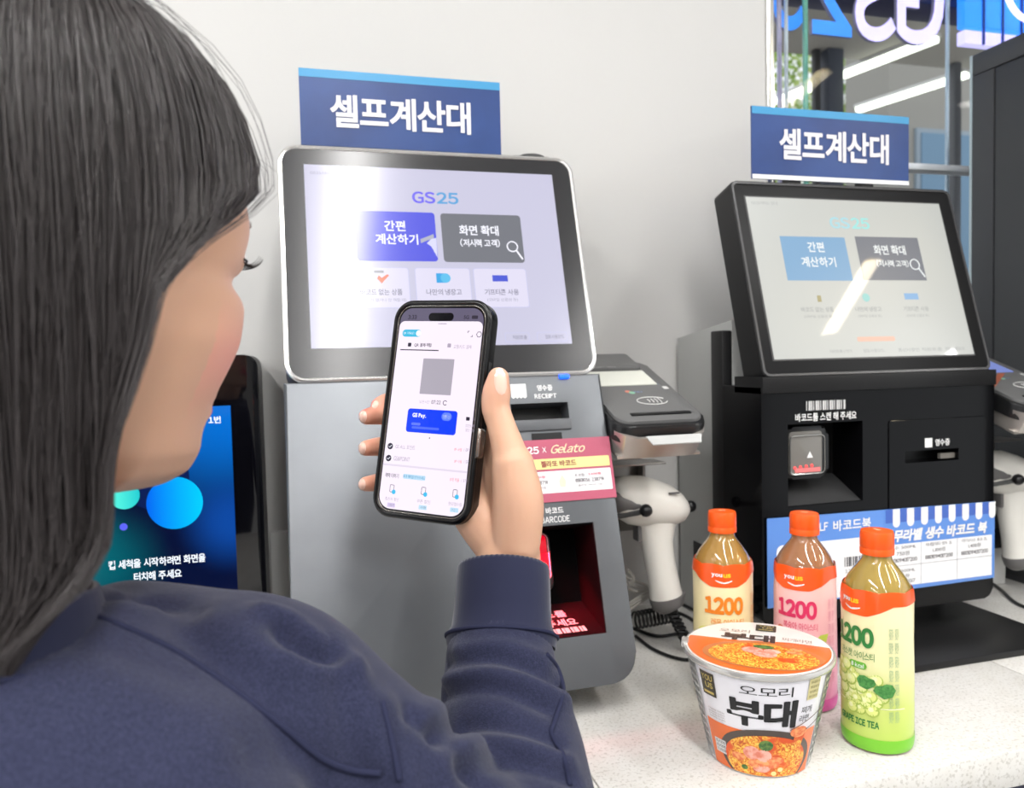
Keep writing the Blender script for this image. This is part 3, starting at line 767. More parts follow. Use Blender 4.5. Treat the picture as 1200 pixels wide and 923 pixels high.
pf = rbuild(front_prism(rrect(0.161, 0.120, 0.004, 3, 0.8285, 1.215), 0.0, 0.0015, 0.0008), 'printer_door', glossb)
dcut = B().box2((0.774, 0.80, 1.217), (0.862, 0.87, 1.233)).build('cutter', black)
pf.parent = None; pf.matrix_world = KR
cut(pf, [dcut]); pf.matrix_world = Matrix.Identity(4); pf.parent = t
def rletters(s_, cx, cz, w, h, out, mt_, off=0.0, par=None, **k):
    V, F = text_data(s_, off); V = fit(V, cx, cz, w, h)
    return mesh('lettering', [KRi @ Vector((v[0], 0.84 - out - z_, v[1])) for v, z_ in zip(V, ZLAY)], F, mt_, par or t)
def rpatch(name, poly, out, mt_, par=None):
    return mesh(name, [KRi @ Vector((v[0], 0.84 - out, v[1])) for v in poly], [tuple(range(len(poly)))], mt_, par or t)
rletters('바코드를 스캔 해 주세요', 0.652, 1.285, 0.092, 0.0105, 0.0006, whitep, 0.015)
for k in range(17):
    w = 0.0014 + 0.0008 * ((k * 5) % 3)
    rpatch('bar', rect(0.622 + 0.0035 * k, 1.2935, 0.622 + 0.0035 * k + w, 1.3055), 0.0006, mat('print_grey', (196, 196, 196), 0.5))
rpatch('receipt_icon', rect(0.8055, 1.2365, 0.8175, 1.2490), 0.002, whitep)
rletters('영수증', 0.8345, 1.2425, 0.024, 0.0095, 0.002, whitep, 0.02)
# scanner in the bay
f2 = FR
sc_ = rbuild(B().prism(rrect(0.066, 0.068, 0.012, 5, 0.632, 1.238), -0.045, -0.012, 0.004, M4=FR), 'scanner_housing', mat('scanner_black', (18, 18, 20), 0.3))
rbuild(B().prism(rrect(0.050, 0.056, 0.005, 4, 0.629, 1.238), -0.013, -0.010, 0.001, M4=FR), 'scanner_glass', mat('scan_glass', (118, 116, 112), 0.15), sc_)
bb = B()
bb.tube([(p[0], 0.8485, p[1]) for p in rrect(0.052, 0.050, 0.006, 4, 0.6305, 1.236)], 0.0007, 5, closed=True)
rbuild(bb, 'scanner_trim', mat('chrome', (235, 235, 232), 0.18, 1.0), sc_)
for k in range(4):
    rbuild(B().sphere((0.612 + 0.0085 * k, 0.8493, 1.2195 + 0.0006 * k), 0.0017, 1), 'scan_led', mat('led_red', (200, 10, 20), 0.3, emit=(255, 60, 60), es=3.0), sc_)
mesh('scan_mark', [KRi @ Vector(v) for v in ((0.630, 0.8492, 1.2315), (0.639, 0.8492, 1.2315), (0.6345, 0.8492, 1.240))], [(0, 1, 2)], whitep, sc_)
rbuild(B().box2((0.612, 0.8490, 1.2185), (0.65, 0.8497, 1.2130)), 'red_reflector', mat('led_band', (200, 120, 120), 0.3, emit=(220, 60, 60), es=0.35), sc_)
# grey rear housing, vent, stand plate
greyh = mat('housing_light_grey', (172, 173, 171), 0.5)
rbuild(B().raw([(0.572, 0.93, CT), (0.572, 1.085, CT), (0.572, 1.085, 1.394), (0.572, 0.93, 1.414), (0.905, 0.93, CT), (0.905, 1.085, CT), (0.905, 1.085, 1.394), (0.905, 0.93, 1.414)],
                [(0, 3, 2, 1), (4, 5, 6, 7), (0, 1, 5, 4), (3, 7, 6, 2), (0, 4, 7, 3), (1, 2, 6, 5)]), 'rear_housing', greyh, smooth=0)
rbuild(B().box2((0.5712, 1.005, 1.045), (0.574, 1.042, 1.085)), 'vent', black)
rbuild(B().box2((0.70, 0.86, CT), (0.78, 0.93, 1.08), 0.004), 'stand_neck', matte)
rbuild(B().box2((0.655, 0.753, CT), (0.962, 0.93, CT + 0.009), 0.002), 'foot_plate', matte)
rbuild(B().box2((0.5565, 0.93, 1.03), (0.5725, 0.96, 1.40), 0.002), 'side_rib', matte)

# barcode sheets in front of the right checkout
BS = frame((0, 0.8365, 0), (1, 0, 0), (0, 0, 1), (0, -1, 0))
paper = mat('paper_white', (240, 240, 242), 0.3, coat=0.3)
pblue = mat('paper_blue', (92, 140, 216), 0.3, coat=0.3)
pdblue = mat('paper_deep_blue', (62, 98, 186), 0.3, coat=0.3)
t = empty('barcode_sheet', BS); tag(t, 'blue-headed barcode sheet behind the pink and green bottles', 'notice', 'barcode sheets on the right checkout')
def sheet_poly(x0, x1): return [(x0, 1.0455 + (x0 - .562) * .01), (x1, 1.0455 + (x1 - .562) * .01), (x1, 1.160 - (x1 - .562) * .012), (x0, 1.160 - (x0 - .562) * .012)]
B().prism(sheet_poly(0.562, 0.738), -0.001, 0).build('paper', pblue, t, smooth=0)
patch('white_field', rrect(0.164, 0.076, 0.008, 4, 0.657, 1.0865, (.2, 1, .2, .2)), 0.0004, paper, t)
letters('GSPLF', 0.633, 1.1435, 0.036, 0.011, 0.0008, whitep, t, 0.02)
letters('바코드북', 0.688, 1.1430, 0.058, 0.0145, 0.0008, whitep, t, 0.02)
patch('yellow_tag', rect(0.582, 1.1085, 0.606, 1.1185), 0.0008, mat('tag_yellow', (240, 230, 80), 0.4), t)
letters('스무디', 0.594, 1.1135, 0.021, 0.0085, 0.0011, mat('tag_green_text', (70, 110, 60), 0.5), t, 0.01)
for (x0, z0) in ((0.676, 1.088), (0.676, 1.060), (0.600, 1.072)):
    for k in range(11):
        patch('bar', rect(x0 + 0.0032 * k, z0, x0 + 0.0032 * k + (0.0012 + 0.0008 * ((k * 7) % 3)), z0 + 0.0125), 0.0008, mat('bar_grey', (90, 90, 94), 0.6), t)
    letters('2,700원', x0 + 0.012, z0 - 0.006, 0.022, 0.006, 0.0008, grt, t)
t = empty('barcode_sheet', BS); tag(t, 'barcode sheet with a blue and white awning header, right of the grape bottle', 'notice', 'barcode sheets on the right checkout')
B().prism(sheet_poly(0.738, 0.922), -0.001, 0.0002).build('paper', pblue, t, smooth=0)
for k in range(8):
    x0 = 0.7405 + k * 0.0228
    patch('awning_stripe', rect(x0, 1.1395, x0 + 0.0114, 1.1575 - (x0 - .738) * .012), 0.0006, pdblue, t)
    patch('awning_stripe', [(x0 + 0.0114 + 0.0057 + 0.0057 * math.cos(a), 1.139 + 0.006 * math.sin(a)) for a in np.linspace(math.pi, 2 * math.pi, 9)] + [(x0 + 0.0226, 1.1575 - (x0 - .738) * .012), (x0 + 0.0114, 1.1575 - (x0 - .738) * .012)], 0.0006, whitep, t)
letters('무라벨 생수 바코드 북', 0.830, 1.1215, 0.156, 0.0165, 0.0010, whitep, t, 0.04, 0.05, 0.18)
patch('table_field', rect(0.740, 1.0535, 0.917, 1.110), 0.0005, paper, t)
rule = mat('rule_grey', (150, 152, 158), 0.6)
for x0 in (0.797, 0.857): patch('rule', rect(x0, 1.054, x0 + 0.0007, 1.110), 0.0008, rule, t)
patch('rule', rect(0.740, 1.0805, 0.917, 1.0812), 0.0008, rule, t)
for x0, a, b in ((0.768, '생수 500ML', '750원'), (0.827, '미네랄워터 생수 2L', '1,300원'), (0.887, '아이시스 8.0 2L', '1,400원')):
    letters(a, x0, 1.1055, 0.044, 0.005, 0.0008, grt, t)
    letters(b, x0, 1.0975, 0.021, 0.006, 0.0008, grt, t, 0.005)
    letters('8801094017200', x0, 1.0885, 0.046, 0.0055, 0.0008, grt, t, 0.01, 0.02)
for a, z in (('생수 500ML', 1.074), ('950원', 1.067), ('8801094017', 1.0595)): letters(a, 0.768, z, 0.04 if z != 1.067 else 0.02, 0.005, 0.0008, grt, t)

# ------------------------------------------------------------------ card terminal beside the left checkout
sl = math.radians(21)
def terminal(shift, label, lcd):
    t = empty('card_terminal', frame((0.4125 + shift, 0.812, 1.290), (1, 0, 0), (0, math.cos(sl), math.sin(sl)), (0, -math.sin(sl), math.cos(sl))))
    tag(t, label, 'card terminal', 'card terminals')
    tb = mat('terminal_black', (28, 28, 29), 0.3); tg = mat('terminal_grey', (98, 98, 98), 0.42)
    B().prism(rrect(0.120, 0.205, 0.022, 6, 0, 0.1025), -0.026, -0.004, 0.004).build('body', tb, t)
    B().prism(rrect(0.112, 0.190, 0.018, 6, 0, 0.102), -0.006, 0.0, 0.002).build('top_plate', tg, t)
    B().prism(rrect(0.098, 0.055, 0.006, 4, -0.008, 0.192), -0.006, 0.004, 0.002).build('rear_block', tg, t)
    s_ = B().prism(rect(-0.058, 0.112, 0.040, 0.160), 0.0, 0.0012, 0.0003).build('display', lcd, t, smooth=0)
    letters('SMART SIGN', -0.014, 0.1675, 0.034, 0.004, 0.0045, mat('print_mid', (150, 150, 150), 0.5), t)
    patch('sticker', rect(-0.056, 0.185, -0.026, 0.203), 0.0044, whitep, t)
    patch('logo', ellipse(-0.010, 0.092, 0.004, 0.004, 14), 0.0004, mat('logo_red', (196, 120, 104), 0.5), t)
    patch('logo', ellipse(-0.006, 0.088, 0.004, 0.004, 14), 0.0005, mat('logo_green', (130, 178, 150), 0.5), t)
    letters('PAY', 0.004, 0.090, 0.012, 0.004, 0.0004, mat('logo_blue', (110, 136, 190), 0.5), t)
    pr = mat('print_pale', (205, 205, 203), 0.5)
    B().tube([(0.010 + 0.020 * math.cos(a), 0.062 + 0.011 * math.sin(a), 0.0003) for a in np.linspace(0.5, 6.0, 28)], 0.0007, 5).build('contactless_ring', pr, t)
    for k in range(4):
        B().tube([(0.004 + 0.005 * k + 0.002 * math.cos(a), 0.062 + (0.005 + .001 * k) * math.sin(a), 0.0003) for a in np.linspace(-1, 1, 8)], 0.0007, 5).build('contactless_wave', pr, t)
    patch('corner_print', rect(0.043, 0.096, 0.050, 0.105), 0.0004, pr, t)
    B().box((0.004, 0.024, 0.0006), (0.078, 0.006, 0.0022), 0.0005).build('card_slot', mat('deep_black', (10, 10, 11), 0.4), t)
    # silver cradle under the front with a paper tongue
    cr_ = B()
    pts = [(-0.0585, 0.09), (-0.0585, 0.012), (-0.050, -0.002), (-0.035, -0.0065), (0.035, -0.0065), (0.050, -0.002), (0.0585, 0.012), (0.0585, 0.09)]
    pi_ = [(p[0] * 0.955, p[1] * 0.93 + 0.004) for p in pts]
    Vv, Ff = [], []
    zt = [-0.014, -0.014, -0.014, -0.016, -0.016, -0.014, -0.014, -0.014]
    for p, q, z in zip(pts, pi_, zt):
        Vv += [(p[0], p[1], z), (p[0] * 0.95, p[1] + 0.006, -0.045), (q[0] * 0.95, q[1] + 0.006, -0.045), (q[0], q[1], z)]
    for k in range(7):
        for a in range(4): Ff.append((k * 4 + a, k * 4 + (a + 1) % 4, (k + 1) * 4 + (a + 1) % 4, (k + 1) * 4 + a))
    Ff += [(0, 1, 2, 3), (31, 30, 29, 28)]
    cr_.raw(Vv, Ff); cr_.box2((-0.054, 0.004, -0.047), (0.054, 0.09, -0.044)); cr_.build('cradle', mat('cradle_silver', (196, 190, 184), 0.3, 0.7), t)
    cdv = [(-0.026, -0.004, -0.0145), (0.046, -0.004, -0.0145), (0.042, -0.0135, -0.0205), (-0.020, -0.0135, -0.0205)]
    c = B().raw(cdv + [(v[0], v[1], v[2] - 0.0015) for v in cdv], [(0, 1, 2, 3), (7, 6, 5, 4), (0, 4, 5, 1), (1, 5, 6, 2), (2, 6, 7, 3), (3, 7, 4, 0)]).build('paper_tongue', mat('tongue_white', (176, 177, 176), 0.4), t, smooth=0)
    B().box((0, 0.15, -0.05), (0.05, 0.05, 0.06), 0.004).build('bracket', tb, t)
    bb = B().box2((-0.03, -0.02, -0.35), (0.03, 0.02, 0.0), 0.002)
    R = Matrix.Rotation(-sl, 4, 'X'); bmesh.ops.transform(bb.bm, matrix=Matrix.Translation((0, 0.165, -0.05)) @ R, verts=bb.bm.verts)
    for v in bb.bm.verts:     # end exactly on the worktop
        pass
    bb.bm.free()
    return t
lcd1 = mat('lcd_grey', (206, 207, 198), 0.3, emit=(120, 122, 112), es=0.3)
lcd2 = scr('terminal_lilac', (120, 134, 196), 0.9, 0.15)
T1 = terminal(0, 'grey card terminal in a silver cradle beside the left checkout', lcd1)
T2 = terminal(0.592, 'card terminal with a lilac screen behind the right checkout', lcd2)
patch('diagonal_sticker', [(-0.056, 0.06), (-0.048, 0.06), (0.02, 0.108), (0.006, 0.108)], 0.0006, mat('sticker_rust', (150, 84, 62), 0.5), T2)

# ------------------------------------------------------------------ scanner holders, hand scanners, cables
def gunp(x, y, Y=0.93): return at_y(x, y, Y)
def holder(shift, label):
    t = empty('scanner_holder', Matrix.Translation((shift, 0, 0))); tag(t, label, 'holder', 'hand scanner holders')
    hm = mat('holder_steel', (150, 146, 142), 0.35, 0.8); hk = mat('hook_grey', (84, 84, 84), 0.4)
    p0, p1 = at_y(716, 545, 0.94), at_y(773, 539, 0.94)
    B().box2((0.352, 0.92, p1[2] - 0.003), (p1[0], 0.96, p1[2]), 0.001).build('top_plate', hm, t)
    B().box2((0.352, 0.972, p1[2] - 0.10), (p1[0] - 0.012, 0.975, p1[2]), 0.0005).build('back_plate', hm, t)
    B().box2((p1[0] - 0.018, 0.955, p1[2] - 0.05), (p1[0] - 0.014, 0.975, p1[2]), 0.0005).build('side_plate', hm, t)
    h1, h2 = at_y(757, 598, 0.885), at_y(809, 593, 0.955)
    B().tube(smooth_path([(h1[0] - 0.040, 0.945, h1[2] + 0.012), (h1[0] - 0.036, 0.92, h1[2] - 0.010), (h1[0] - 0.012, 0.90, h1[2] - 0.006), tuple(h1)], 5), 0.0036, 8).build('hook_arm', hk, t)
    B().sphere(tuple(h1), 0.0085, 2).build('hook_ball', blackp, t)
    B().tube(smooth_path([(h2[0] - 0.050, 0.972, h2[2] - 0.012), (h2[0] - 0.02, 0.968, h2[2] - 0.007), tuple(h2)], 5), 0.0036, 8).build('hook_arm', hm, t)
    B().sphere(tuple(h2), 0.0085, 2).build('hook_ball', blackp, t)
    B().box2((0.340, 0.975, p1[2] - 0.10), (0.40, 0.985, p1[2]), 0.001).build('mount', blackp, t)
    B().box2((0.365, 0.985, CT), (0.385, 1.005, 1.24), 0.002).build('post', blackp, t)
    B().box2((0.335, 0.965, CT), (0.415, 1.025, CT + 0.006), 0.001).build('post_foot', blackp, t)
    return t
def loft(b, secs, n=20):
    """secs: (centre, axis_u, axis_v, ru, rv); closed ends"""
    V, F = [], []
    for (c, u, v, ru, rv) in secs:
        c, u, v = np.array(c, float), np.array(u, float), np.array(v, float)
        for k in range(n):
            a = 2 * math.pi * k / n
            V.append(c + u * ru * math.cos(a) + v * rv * math.sin(a))
    for i in range(len(secs) - 1):
        for k in range(n):
            j = (k + 1) % n
            F.append((i * n + k, i * n + j, (i + 1) * n + j, (i + 1) * n + k))
    F.append(tuple(range(n))[::-1]); F.append(tuple((len(secs) - 1) * n + k for k in range(n)))
    return b.raw(V, F)
def scanner(shift, label):
    Y = 0.925
    t = empty('hand_scanner', Matrix.Translation((shift, 0, 0))); tag(t, label, 'barcode scanner', 'hand scanners')
    wp = mat('scanner_white', (240, 237, 230), 0.35)
    P = lambda x, y, dy=0: np.array([at_y(x, y, Y)[0], Y + dy, at_y(x, y, Y)[2]])
    ey = (0, 1, 0)
    b = B()
    # head: sections across x, tall in z
    hs = []
    for x, yt, yb, w in ((716, 566, 596, .017), (722, 560, 606, .024), (735, 557, 614, .029), (752, 557, 617, .031), (770, 562, 617, .031), (785, 568, 615, .029), (796, 576, 611, .024), (802, 584, 604, .016), (804.5, 590, 598, .006)):
        a, c = P(x, yt), P(x, yb); hs.append(((a + c) / 2, ey, (0, 0, 1), w, abs(a[2] - c[2]) / 2))
    loft(b, hs, 24)
    # handle
    hd = []
    for xl, xr, y, w in ((742, 797, 604, .022), (748, 790, 618, .020), (752, 787, 635, .0185), (756, 789, 655, .018), (760, 793, 675, .018), (762, 797, 690, .019), (763, 800, 703, .0195)):
        a, c = P(xl, y + 3), P(xr, y - 3); u = (c - a); L = np.linalg.norm(u); hd.append(((a + c) / 2, ey, u / L, w, L / 2))
    loft(b, hd, 24)
    b.build('shell', wp, t, smooth=60)
    b = B(); ns = []
    for x, yt, yb, w in ((711, 572, 596, .016), (713, 569, 598, .021), (722, 569, 602, .0255), (734, 574, 602, .0296), (740, 580, 596, .0305)):
        a, c = P(x, yt), P(x, yb); ns.append(((a + c) / 2, ey, (0, 0, 1), w, abs(a[2] - c[2]) / 2))
    loft(b, ns, 20).build('nose_guard', mat('scanner_grey', (110, 108, 108), 0.4), t, smooth=60)
    b = B(); bs_ = []
    for xl, xr, y, w in ((762, 801, 699, .0203), (763, 801, 704, .0205), (766, 800, 711, .019), (774, 796, 715, .012)):
        a, c = P(xl, y + 4), P(xr, y - 8); u = (c - a); L = np.linalg.norm(u); bs_.append(((a + c) / 2, ey, u / L, w, L / 2))
    loft(b, bs_, 24).build('grip_cap', mat('scanner_grey', (110, 108, 108), 0.4), t, smooth=60)
    p = P(747, 622); B().box((p[0], Y, p[2]), (0.006, 0.018, 0.026), 0.002).build('trigger', mat('scanner_grey', (110, 108, 108), 0.4), t)
    p = P(779, 573, -0.026); B().box((p[0], p[1], p[2] - 0.001), (0.014, 0.006, 0.002), 0.0005).build('indicator', mat('scanner_grey', (110, 108, 108), 0.4), t)
    return t
holder(0, 'steel scanner holder with ball-tipped hooks beside the left checkout')
scanner(0, 'white hand-held barcode scanner hanging beside the left checkout')
holder(0.60, 'steel scanner holder mostly hidden behind the right checkout')
scanner(0.60, 'white hand-held barcode scanner mostly hidden behind the right checkout')

cab = mat('cable_black', (22, 22, 23), 0.4)
def on_ct(x, y, r=0.0025): p = at_z(x, y, CT + r); return (p[0], p[1], CT + r)
t = empty('scanner_cable', Matrix.Identity(4)); tag(t, 'black coiled scanner cable lying below the white hand scanner', 'cable')
A0, A1 = np.array(at_y(744, 727, 0.95)), np.array(at_y(790, 718, 0.95)); A0[2] = max(A0[2], CT + .016); A1[2] = max(A1[2], CT + .02)
hx = []
for k in range(260):
    s_ = k / 259; a = s_ * 10.5 * 2 * math.pi; c = A0 + (A1 - A0) * s_
    hx.append(c + np.array([0, math.cos(a) * 0.011, math.sin(a) * 0.011]))
B().tube(hx, 0.0017, 6).build('coil', cab, t)
gb = at_y(785, 712, 0.925); hx = []
B0_, B1_ = np.array([gb[0], 0.925, gb[2]]), np.array(at_y(806, 752, 0.9)); B1_[2] = CT + 0.012
for k in range(160):
    s_ = k / 159; a = s_ * 9 * 2 * math.pi; c = B0_ + (B1_ - B0_) * s_
    hx.append(c + np.array([math.cos(a) * 0.007, math.sin(a) * 0.007, 0]))
B().tube(hx, 0.0019, 6).build('strain_relief', cab, t)
B().tube(smooth_path([on_ct(745, 745), on_ct(765, 760), on_ct(790, 770), on_ct(812, 772), on_ct(840, 760)], 6), 0.0022, 8).build('lead', cab, t)
t = empty('power_cables', Matrix.Identity(4)); tag(t, 'loose black power leads on the worktop behind the lemon bottle', 'cable')
for pts in ([(790, 716), (805, 722), (825, 735), (850, 745)], [(796, 706), (812, 714), (830, 726), (860, 735)], [(740, 735), (770, 745), (800, 742), (830, 748)], [(800, 700), (815, 706), (835, 716)]):
    B().tube(smooth_path([on_ct(*p) for p in pts], 6), 0.0024, 8).build('lead', cab, t)
t = empty('tied_cables', Matrix.Identity(4)); tag(t, 'pale grey tied cable bundle between the left checkout and the scanner grip', 'cable')
gcab = mat('cable_grey', (176, 172, 166), 0.45)
for dy in (0, 6, 12):
    B().tube(smooth_path([tuple(at_y(728, 672 + dy * .4, 0.98)), tuple(at_y(742, 680 + dy, 0.975)), tuple(at_y(765, 690 + dy * .3, 0.97)), tuple(at_y(745, 702 + dy * .6, 0.965)), tuple(at_y(730, 712 + dy * .5, 0.96))], 6), 0.0022, 6).build('strand', gcab, t)
B().tube(smooth_path([tuple(at_y(735, 668, 0.975)), tuple(at_y(742, 676, 0.975)), tuple(at_y(738, 686, 0.975))], 4), 0.003, 6).build('tie', gcab, t)
o = B().tube(smooth_path([on_ct(1152, 676), on_ct(1172, 690), on_ct(1190, 706), on_ct(1215, 716)], 6), 0.0026, 8).build('desk_cable', cab); tag(o, 'black cable on the worktop at the right edge under the dark box', 'cable')
# dark stepped box behind the right checkout
t = empty('receipt_printer', Matrix.Translation((1.022, 0.965, CT))); tag(t, 'black stepped receipt printer behind the right checkout, right edge', 'printer')
B().box2((0, 0, 0.07), (0.115, 0.12, 0.098), 0.004).build('lower_tier', blackp, t)
B().box2((0.004, 0.01, 0.100), (0.115, 0.12, 0.128), 0.004).build('upper_tier', mat('printer_black', (38, 38, 40), 0.4), t)
B().box2((0.03, 0.03, 0.0), (0.10, 0.11, 0.07), 0.003).build('riser', mat('riser_white', (225, 225, 222), 0.4), t)
# ------------------------------------------------------------------ drinks and noodle cup on the worktop
def toward_cam(x, y):
    """rotation that turns local -Y of a thing at (x, y) to face the camera"""
    return math.atan2(-x, y) * 1.0
def zramp(name, stops, rough=0.35, coat=0.3):
    mm = mat(name, (255, 255, 255), rough, coat=coat); n_ = mm.node_tree; b_ = n_.nodes['Principled BSDF']
    t_ = n_.nodes.new('ShaderNodeTexCoord'); s_ = n_.nodes.new('ShaderNodeSeparateXYZ'); n_.links.new(t_.outputs['Object'], s_.inputs[0])
    m_ = n_.nodes.new('ShaderNodeMapRange'); m_.inputs[1].default_value = 0; m_.inputs[2].default_value = 0.16; n_.links.new(s_.outputs[2], m_.inputs[0])
    r_ = n_.nodes.new('ShaderNodeValToRGB'); e = r_.color_ramp.elements
    e[0].position = stops[0][0]; e[0].color = (*S(*stops[0][1]), 1); e[1].position = stops[-1][0]; e[1].color = (*S(*stops[-1][1]), 1)
    for p, c in stops[1:-1]:
        q_ = e.new(p); q_.color = (*S(*c), 1)
    n_.links.new(m_.outputs[0], r_.inputs[0]); n_.links.new(r_.outputs[0], b_.inputs['Base Color'])
    return mm
capm = mat('cap_orange', (246, 92, 24), 0.35)
bandm = mat('band_orange', (244, 88, 26), 0.32, coat=0.3)
BR = 0.0330
def facet(a, z):
    """shallow flats around the shoulder of the bottle"""
    if 0.128 < z < 0.165:
        w = math.sin((z - 0.128) / 0.037 * math.pi)
        return 1 - 0.035 * w * abs(math.sin(4 * a))
    return 1.0
def body_r(z):
    zs = [0, .004, .010, .018, .046, .048, .050, .052, .08, .11, .132, .148, .157, .160]
    rs = [.0300, .0322, .0331, .0331, .0333, .0330, .0330, .0333, .0331, .0326, .0329, .0331, .0322, .0312]
    return float(np.interp(z, zs, rs))
def bottle(x, y, turn, label, tea, lab, num, numc, sub, pillc, art, basec=None, english=None):
    t = empty('tea_bottle', Matrix.Translation((x, y, CT)) @ Matrix.Rotation(toward_cam(x, y) + math.radians(turn), 4, 'Z'))
    tag(t, label, 'bottle', 'iced tea bottles')
    pet = mat('pet_' + num[0] + sub[0], tea, 0.06, trans=0.45, ior=1.33, coat=1.0, coat_r=0.02)
    prof = [(0.002, 0.002), (0.026, 0.0), (0.0300, 0.001), (0.0320, 0.004), (0.0327, 0.01)] + [(body_r(z) - 0.0006, z) for z in (.018, .046, .048, .050, .052, .08, .11, .132, .148, .157)] + \
           [(0.0308, .1605), (0.0270, .168), (0.0215, .1760), (0.0165, .1825), (0.0140, .1865), (0.0135, .190), (0.0135, .2)]
    B().lathe(prof, 48, facet).build('bottle_body', pet, t, smooth=60)
    # printed sleeve
    zz = [.0035, .006, .010, .018, .03, .046, .048, .050, .052, .065, .08, .095, .11, .122, .132, .140, .148, .153, .157, .1595]
    B().lathe([(body_r(z) + 0.0004, z) for z in zz], 64, facet, caps=False).build('sleeve', lab, t, smooth=60)
    # orange band: lower edge rises to both sides of a low flat
    n = 64; V, F = [], []
    for k in range(n):
        a = 2 * math.pi * k / n; d = abs(((a + math.pi) % (2 * math.pi)) - math.pi)
        lo = 0.1355 + 0.0115 * min(1, max(0, (d - 0.45) / 0.75))
        hi = 0.1595 + 0.0015 * abs(math.sin(4 * a))
        for i in range(6):
            z = lo + (hi - lo) * i / 5; r = (body_r(z) + 0.0010) * facet(a, z)
            V.append((r * math.sin(a), -r * math.cos(a), z))
    for k in range(n):
        for i in range(5):
            F.append((k * 6 + i, ((k + 1) % n) * 6 + i, ((k + 1) % n) * 6 + i + 1, k * 6 + i + 1))
    mesh('band', V, F, bandm, t, smooth=60)
    if basec:
        B().lathe([(body_r(z) + 0.0008, z) for z in (.0025, .005, .010, .016)], 64, caps=False).build('base_band', basec, t, smooth=60)
    # cap with ribs and tamper ring
    B().lathe([(0.0158, .1915), (0.0160, .1965), (0.0155, .1975), (0.0155, .1985), (0.0158, .199), (0.0157, .2115), (0.0148, .2145), (0.010, .2152), (0.001, .2152)], 72,
              lambda a, z: 1 + (0.012 * math.sin(36 * a) if .199 < z < .2125 else 0)).build('cap', capm, t, smooth=50)
    patch('cap_mark', rrect(0.008, 0.004, 0.001, 3, 0, 0), 0.21535, mat('cap_mark', (255, 190, 150), 0.5), t)
    def wrap(V_, z_):
        out = []
        for v in V_:
            a = v[0] / BR; r = (body_r(v[1]) + 0.0012 + z_) * facet(a, v[1]); out.append((r * math.sin(a), -r * math.cos(a), v[1]))
        return np.array(out)
    nc = mat('ink_' + sub, numc, 0.4)
    letters('you', -0.0075, 0.1485, 0.0120, 0.0050, 0.0002, whitep, t, 0.03, 0.05, wrap=wrap)
    letters('us', 0.0035, 0.1490, 0.0080, 0.0042, 0.0002, mat('logo_gold', (250, 196, 40), 0.4), t, 0.03, 0.05, wrap=wrap)
    sm = [(-0.009 + 0.018 * k / 10, 0.1435 - 0.0025 * math.sin(math.pi * k / 10)) for k in range(11)]
    patch('smile', sm + [(p[0], p[1] - 0.0009) for p in sm[::-1]], 0.0002, whitep, t, wrap=wrap)
    letters('1200', 0.0, 0.1150, 0.0430, 0.0200, 0.0, nc, t, 0.055, 0.03, wrap=wrap)
    letters(sub, 0.004, 0.0965, 0.0360, 0.0078, 0.0, nc, t, 0.0, wrap=wrap)
    patch('pill', dense(rrect(0.0175, 0.0068, 0.003, 3, 0.0065, 0.0865), 0.004), 0.0, mat('pill_' + sub, pillc, 0.4), t, wrap=wrap)
    letters('8 kcal', 0.0065, 0.0865, 0.0125, 0.0042, 0.0004, whitep, t, 0.01, wrap=wrap)
    art(t, wrap)
    if english: letters(english, 0.006, 0.0305, 0.040, 0.0070, 0.0, nc, t, 0.04, 0.05, wrap=wrap)
    for k in range(7):
        for c in range(2):
            letters('원재료명 정제수', 0.0365 + 0.0055 * c, 0.040 + 0.0135 * k, 0.0040, 0.0115, 0.0, mat('fine_' + sub, tuple(int(q * .5 + 110) for q in numc), 0.4), t, wrap=lambda V_, z_: wrap(V_, z_))
    return t
def grape_art(t, wrap):
    random.seed(3)
    gm = [mat('grape_%d' % k, c, 0.4) for k, c in enumerate(((220, 226, 134), (232, 236, 160), (168, 190, 84), (240, 242, 186)))]
    spots = []
    for (cx, top, rows) in ((0.010, 0.0730, (4, 5, 5, 4, 3)), (-0.010, 0.0840, (2, 3, 3))):
        for i, n in enumerate(rows):
            for j in range(n):
                spots.append((cx + (j - (n - 1) / 2) * 0.0092 + random.uniform(-.0012, .0012), top - i * 0.0072 + random.uniform(-.001, .001)))
    spots.append((0.0235, 0.0745)); random.shuffle(spots)
    for k, (gx, gy) in enumerate(spots):
        zk = 0.00003 * k
        patch('grape', ellipse(gx, gy, 0.0060, 0.0060, 14), zk, gm[2], t, wrap=wrap)
        patch('grape_shine', ellipse(gx - .0004, gy + .0006, 0.0053, 0.0053, 12), zk + 0.000012, gm[k % 2], t, wrap=wrap)
        patch('grape_glint', ellipse(gx - .0012, gy + .0016, 0.0024, 0.0024, 8), zk + 0.00002, gm[3], t, wrap=wrap)
    lf = mat('leaf_green', (58, 122, 58), 0.45, noise=(400, (84, 150, 76), .4, .6))
    leaf = [(0, 0), (.006, -.004), (.013, -.002), (.016, .005), (.013, .010), (.008, .011), (.004, .009), (-.001, .008), (-.003, .003)]
    patch('leaf', [(0.024 + p[0], 0.0620 + p[1]) for p in leaf], 0.0014, lf, t, wrap=wrap)
    patch('leaf', [(0.021 - p[0] * .9, 0.0685 + p[1] * .9) for p in leaf[::-1]], 0.0014, lf, t, wrap=wrap)
    patch('groove_line', dense(rect(-0.03, 0.0470, 0.05, 0.0478), 0.006), 0.0, mat('groove_pale', (244, 246, 206), 0.3), t, wrap=wrap)
